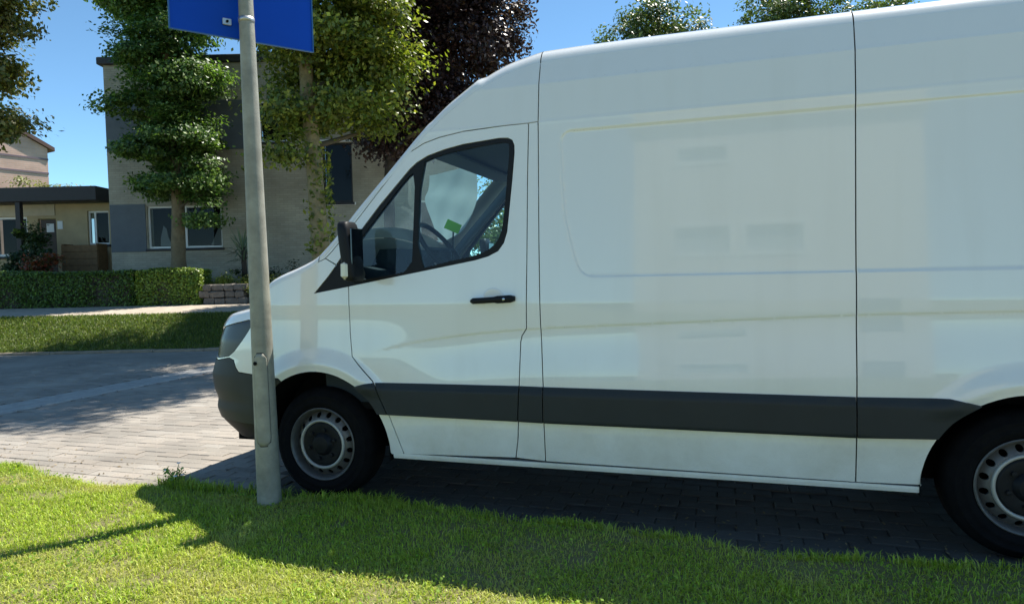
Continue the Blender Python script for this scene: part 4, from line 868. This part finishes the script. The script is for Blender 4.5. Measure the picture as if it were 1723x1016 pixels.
# hedges: clipped boxes of small leaves
def hedge(name, label, u0, u1, v0, v1, h, n, pal, group='clipped hedges along the footpath'):
    base = BG((u0+u1)/2, (v0+v1)/2, float(hgt(17.2))); root = empty(name, base, -YAW); tag(root, label, 'hedge', group); W_, D_ = (u1-u0)/2, (v1-v0)/2
    A = np.array([W_*2*h, W_*2*h*.4, D_*2*h, D_*2*h, W_*2*D_*2]); f_ = rng.choice(5, n, p=A/A.sum()); a, b, d = rng.uniform(-1, 1, n), rng.uniform(-1, 1, n), np.abs(rng.normal(0, .06, n)); P = np.zeros((n, 3)); O = np.zeros((n, 3))
    for k, (fx_, ax_, sg) in enumerate(((1, 1, -1), (1, 1, 1), (0, 0, -1), (0, 0, 1), (2, 2, 1))):
        q = f_ == k; ext = (W_, D_, h/2); uv = [i for i in range(3) if i != ax_]; P[q, uv[0]] = a[q]*ext[uv[0]]; P[q, uv[1]] = b[q]*ext[uv[1]]; P[q, ax_] = sg*(ext[ax_]-d[q]); O[q, ax_] = sg
    P[:, 2] += h/2; bulge = (vnoise(P[:, 0]*1.0+P[:, 1], P[:, 2], 2.2, 21)-.5)*.13; P += O*bulge[:, None]+rng.normal(0, .012, P.shape)
    core = MB().box(-W_+.09, W_-.09, -D_+.09, D_-.09, 0, h-.1, .03); obj('stems', core, M_stem, root)
    obj('foliage', leaves(name, P, .06, pal, O, jit=.3), leafmat('hedge_leaf', .2), root); return root
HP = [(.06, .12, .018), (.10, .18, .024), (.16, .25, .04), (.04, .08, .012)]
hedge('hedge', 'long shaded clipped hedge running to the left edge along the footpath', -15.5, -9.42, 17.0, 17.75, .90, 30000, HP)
hedge('hedge', 'shorter sunlit clipped hedge in front of the upright tree trunk', -9.36, -7.78, 17.0, 17.8, .89, 15000, [(.14, .23, .03), (.22, .30, .04), (.30, .36, .06), (.08, .15, .02)])  # lighter leaf palette paints the sunlight into this hedge
def bush(name, label, cat, u, v, z, blobs, n, size, pal, core=True, group=None, aspect=.55, trans=.3, mname='shrub_leaf'):
    base = BG(u, v, z); root = empty(name, base); tag(root, label, cat, group); P, O, C = crown_points([((b[0], b[1], b[2]), b[3]) for b in blobs], 26, max(10, n//26), .1, .8, .2)
    P = P.copy(); X = P[:, 0].copy(); P[:, 0], P[:, 1] = X*E1.x+P[:, 1]*E2.x, X*E1.y+P[:, 1]*E2.y
    st = MB()
    for c in C[:9]: st.tube([(0, 0, -.02), (c[0]*.5, c[1]*.5, c[2]*.6), (c[0]*E1.x, c[0]*E1.y, c[2])], [.014, .01, .005], 5)
    obj('stems', st, M_stem, root); obj('foliage', leaves(name, P, size, pal, O, aspect=aspect), leafmat(mname, trans), root); return root
gb = .76
bush('weeping_conifer', 'dark arching evergreen shrub by the annex door', 'shrub', -13.55, 19.3, gb, [(-.1, 0, 1.0, (.5, .4, .9)), (.0, 0, 1.9, (.40, .35, .5)), (.35, 0, 1.4, (.3, .3, .7)), (-.4, 0, 1.2, (.35, .35, .6))], 8000, .095, [(.02, .05, .018), (.035, .07, .025), (.06, .10, .04)])
bush('flowering_shrub', 'low shrub of coral red flowers in front of the cream wall', 'flowers', -12.75, 18.6, gb, [(0, 0, 1.05, (.45, .3, .25)), (.35, 0, 1.25, (.25, .2, .2)), (-.3, 0, 1.1, (.3, .2, .2))], 1500, .085, [(.35, .05, .03), (.45, .10, .06), (.06, .08, .02), (.05, .08, .02)], mname='petal')
bush('rounded_shrub', 'pale yellow-green rounded shrub at the left edge above the hedge', 'shrub', -13.6, 18.0, gb, [(-.1, 0, .7, (.5, .4, .7)), (-.5, 0, .8, (.5, .4, .7))], 5200, .06, [(.12, .17, .03), (.18, .22, .04), (.08, .12, .02)])
bush('lime_groundcover', 'bright lime green mound spilling over the stone planter', 'shrub', -7.28, 17.6, gb, [(0, 0, .5, (.45, .3, .2)), (-.3, 0, .35, (.3, .25, .25))], 4200, .055, [(.20, .24, .03), (.28, .30, .05), (.14, .18, .025)])
bush('lime_shrub', 'taller lime green shrub behind the lamp post beside the stone planter', 'shrub', -6.45, 17.4, gb, [(0, 0, .4, (.42, .35, .45)), (.35, 0, .35, (.4, .35, .4))], 4600, .06, [(.18, .20, .035), (.26, .26, .06), (.12, .15, .025)])
bush('dark_shrub', 'low dark shrub at the foot of the spiky yucca', 'shrub', -6.8, 18.2, gb, [(0, 0, .45, (.6, .4, .45)), (.9, 0, .5, (.7, .4, .5))], 5000, .07, [(.02, .04, .015), (.035, .06, .02)])
# yucca: one blade-leaf each
yu = empty('yucca', BG(-7.15, 18.3, gb)); tag(yu, 'spiky blue-green yucca rising beside the lamp post', 'plant'); obj('stem', MB().tube([(0, 0, -.02), (.02, 0, .75), (0, .02, 1.45)], [.08, .07, .06], 8), M_stem, yu)
M_yu = mat('yucca_leaf', (.13, .19, .11), .5, var=.25, vscale=5)
for i in range(64):
    a = random.uniform(0, 6.28); e = random.uniform(-.15, 1.35); L_ = random.uniform(.55, .85); d = Vector((math.cos(a)*math.cos(e), math.sin(a)*math.cos(e), math.sin(e))); s = Vector((-math.sin(a), math.cos(a), 0)); n = d.cross(s); p0 = Vector((0, 0, random.uniform(1.05, 1.45)))
    p1 = p0+d*L_*.5; p2 = p0+d*L_+Vector((0, 0, -.10*math.cos(e))); w_ = .024
    obj('leaf', MB().add([p0-s*w_*.5, p0+s*w_*.5, p1+s*w_, p1-n*.008, p1-s*w_, p2], [(0, 1, 2, 3), (0, 3, 4), (3, 2, 5), (4, 3, 5)]), M_yu, yu, True)
# stone planter wall
M_stone = mat('dark_stone', (.13, .115, .10), .9, var=.35, vscale=8, bump=.8, bscale=22)
sp = empty('stone_planter', BG(-7.2, 17.15, .75), -YAW); tag(sp, 'low rough dark stone planter wall beside the footpath', 'planter')
for r_ in range(3):
    x = -.48-(.1 if r_ % 2 else 0)
    while x < .48:
        L_ = random.uniform(.2, .36); mb = MB().box(x, min(x+L_, .62), -.16+random.uniform(-.02, .02), .2, .005+r_*.17, .005+r_*.17+.16, .025); mb.v = [tuple(np.array(q)+rng.normal(0, .008, 3)) for q in mb.v]; obj('stone', mb, M_stone, sp, False); x += L_+.012
# weed at the corner of the verge
wd = empty('weed', (-1.12, .04, .02)); tag(wd, 'leafy weed with tiny white flowers at the verge corner left of the post', 'weed')
st = MB(); tips = []
for i in range(7):
    a = i*.9; q = Vector((math.cos(a)*.06, math.sin(a)*.05, .06+.03*(i % 3))); st.tube([(0, 0, -.03), q*.5+Vector((0, 0, .02)), q], [.004, .003, .002], 5); tips.append(q)
obj('stems', st, mat('weed_stem', (.12, .2, .04), .7), wd)
P = np.concatenate([arr(q)*rng.uniform(.3, 1, (14, 1))+rng.normal(0, .014, (14, 3)) for q in tips]); obj('foliage', leaves('weed', P, .03, [(.14, .26, .04), (.2, .32, .06)]), leafmat('shrub_leaf', .3), wd)
for q in tips[::2]: o = obj('flower', MB().lathe([(.0005, 0), (.010, .003), (.014, .0), (.0005, -.006)], 'z', tuple(q+Vector((0, 0, .008))), 7), M_wf, wd)
# green card lying against the windscreen base
card = empty('green_card', (.50, 1.02, 1.42)); tag(card, 'small bright green card on a stand inside the van cab', 'card')
o = obj('card', MB().box(-.055, .055, -.002, .002, -.035, .035), mat('green_paper', (.34, .88, .05), .6), card); o.location = (0, 0, .285); o.rotation_euler = (R_(-8), R_(25), R_(20))
obj('stand', MB().tube([(-.02, .01, -.02), (-.01, .012, .12), (0, .008, .27)], .006, 6), M_black, card)
# crumpled sunshade hanging inside the windscreen
LF = catmull([(.443, .666, 2.067), (.365, .80, 1.99), (.288, .921, 1.923), (.20, 1.25, 1.79), (.125, 1.53, 1.665)], 6); RT = catmull([(.572, 1.223, 2.208), (.50, 1.42, 2.10), (.423, 1.597, 1.984), (.33, 1.69, 1.86), (.24, 1.73, 1.745)], 6)
V = []; nn_ = len(LF); mm_ = 16
for i in range(nn_):
    for j in range(mm_+1):
        t = j/mm_; q = LF[i]*(1-t)+RT[i]*t; d = .004*math.sin(t*6+i*.2)+.002*math.sin(t*15+i*.35)+.003*math.sin(i*.55-t*3); V.append((q[0]+.045+d*.7, q[1], q[2]-.045-d*.7))
shade = tag(obj('sunshade', MB().add(V, [(i*(mm_+1)+j, i*(mm_+1)+j+1, (i+1)*(mm_+1)+j+1, (i+1)*(mm_+1)+j) for i in range(nn_-1) for j in range(mm_)]), mat('shade_cloth', (.46, .52, .52), .8), smooth=True), 'pale crumpled sunshade hanging inside the van windscreen', 'sunshade')
N, L = nodes(MATS['shade_cloth']); t_ = N.new('ShaderNodeBsdfTranslucent'); t_.inputs[0].default_value = (.46, .54, .54, 1); x_ = N.new('ShaderNodeMixShader'); x_.inputs[0].default_value = .5
L.new(N['Principled BSDF'].outputs[0], x_.inputs[1]); L.new(t_.outputs[0], x_.inputs[2]); L.new(x_.outputs[0], N['Material Output'].inputs[0])
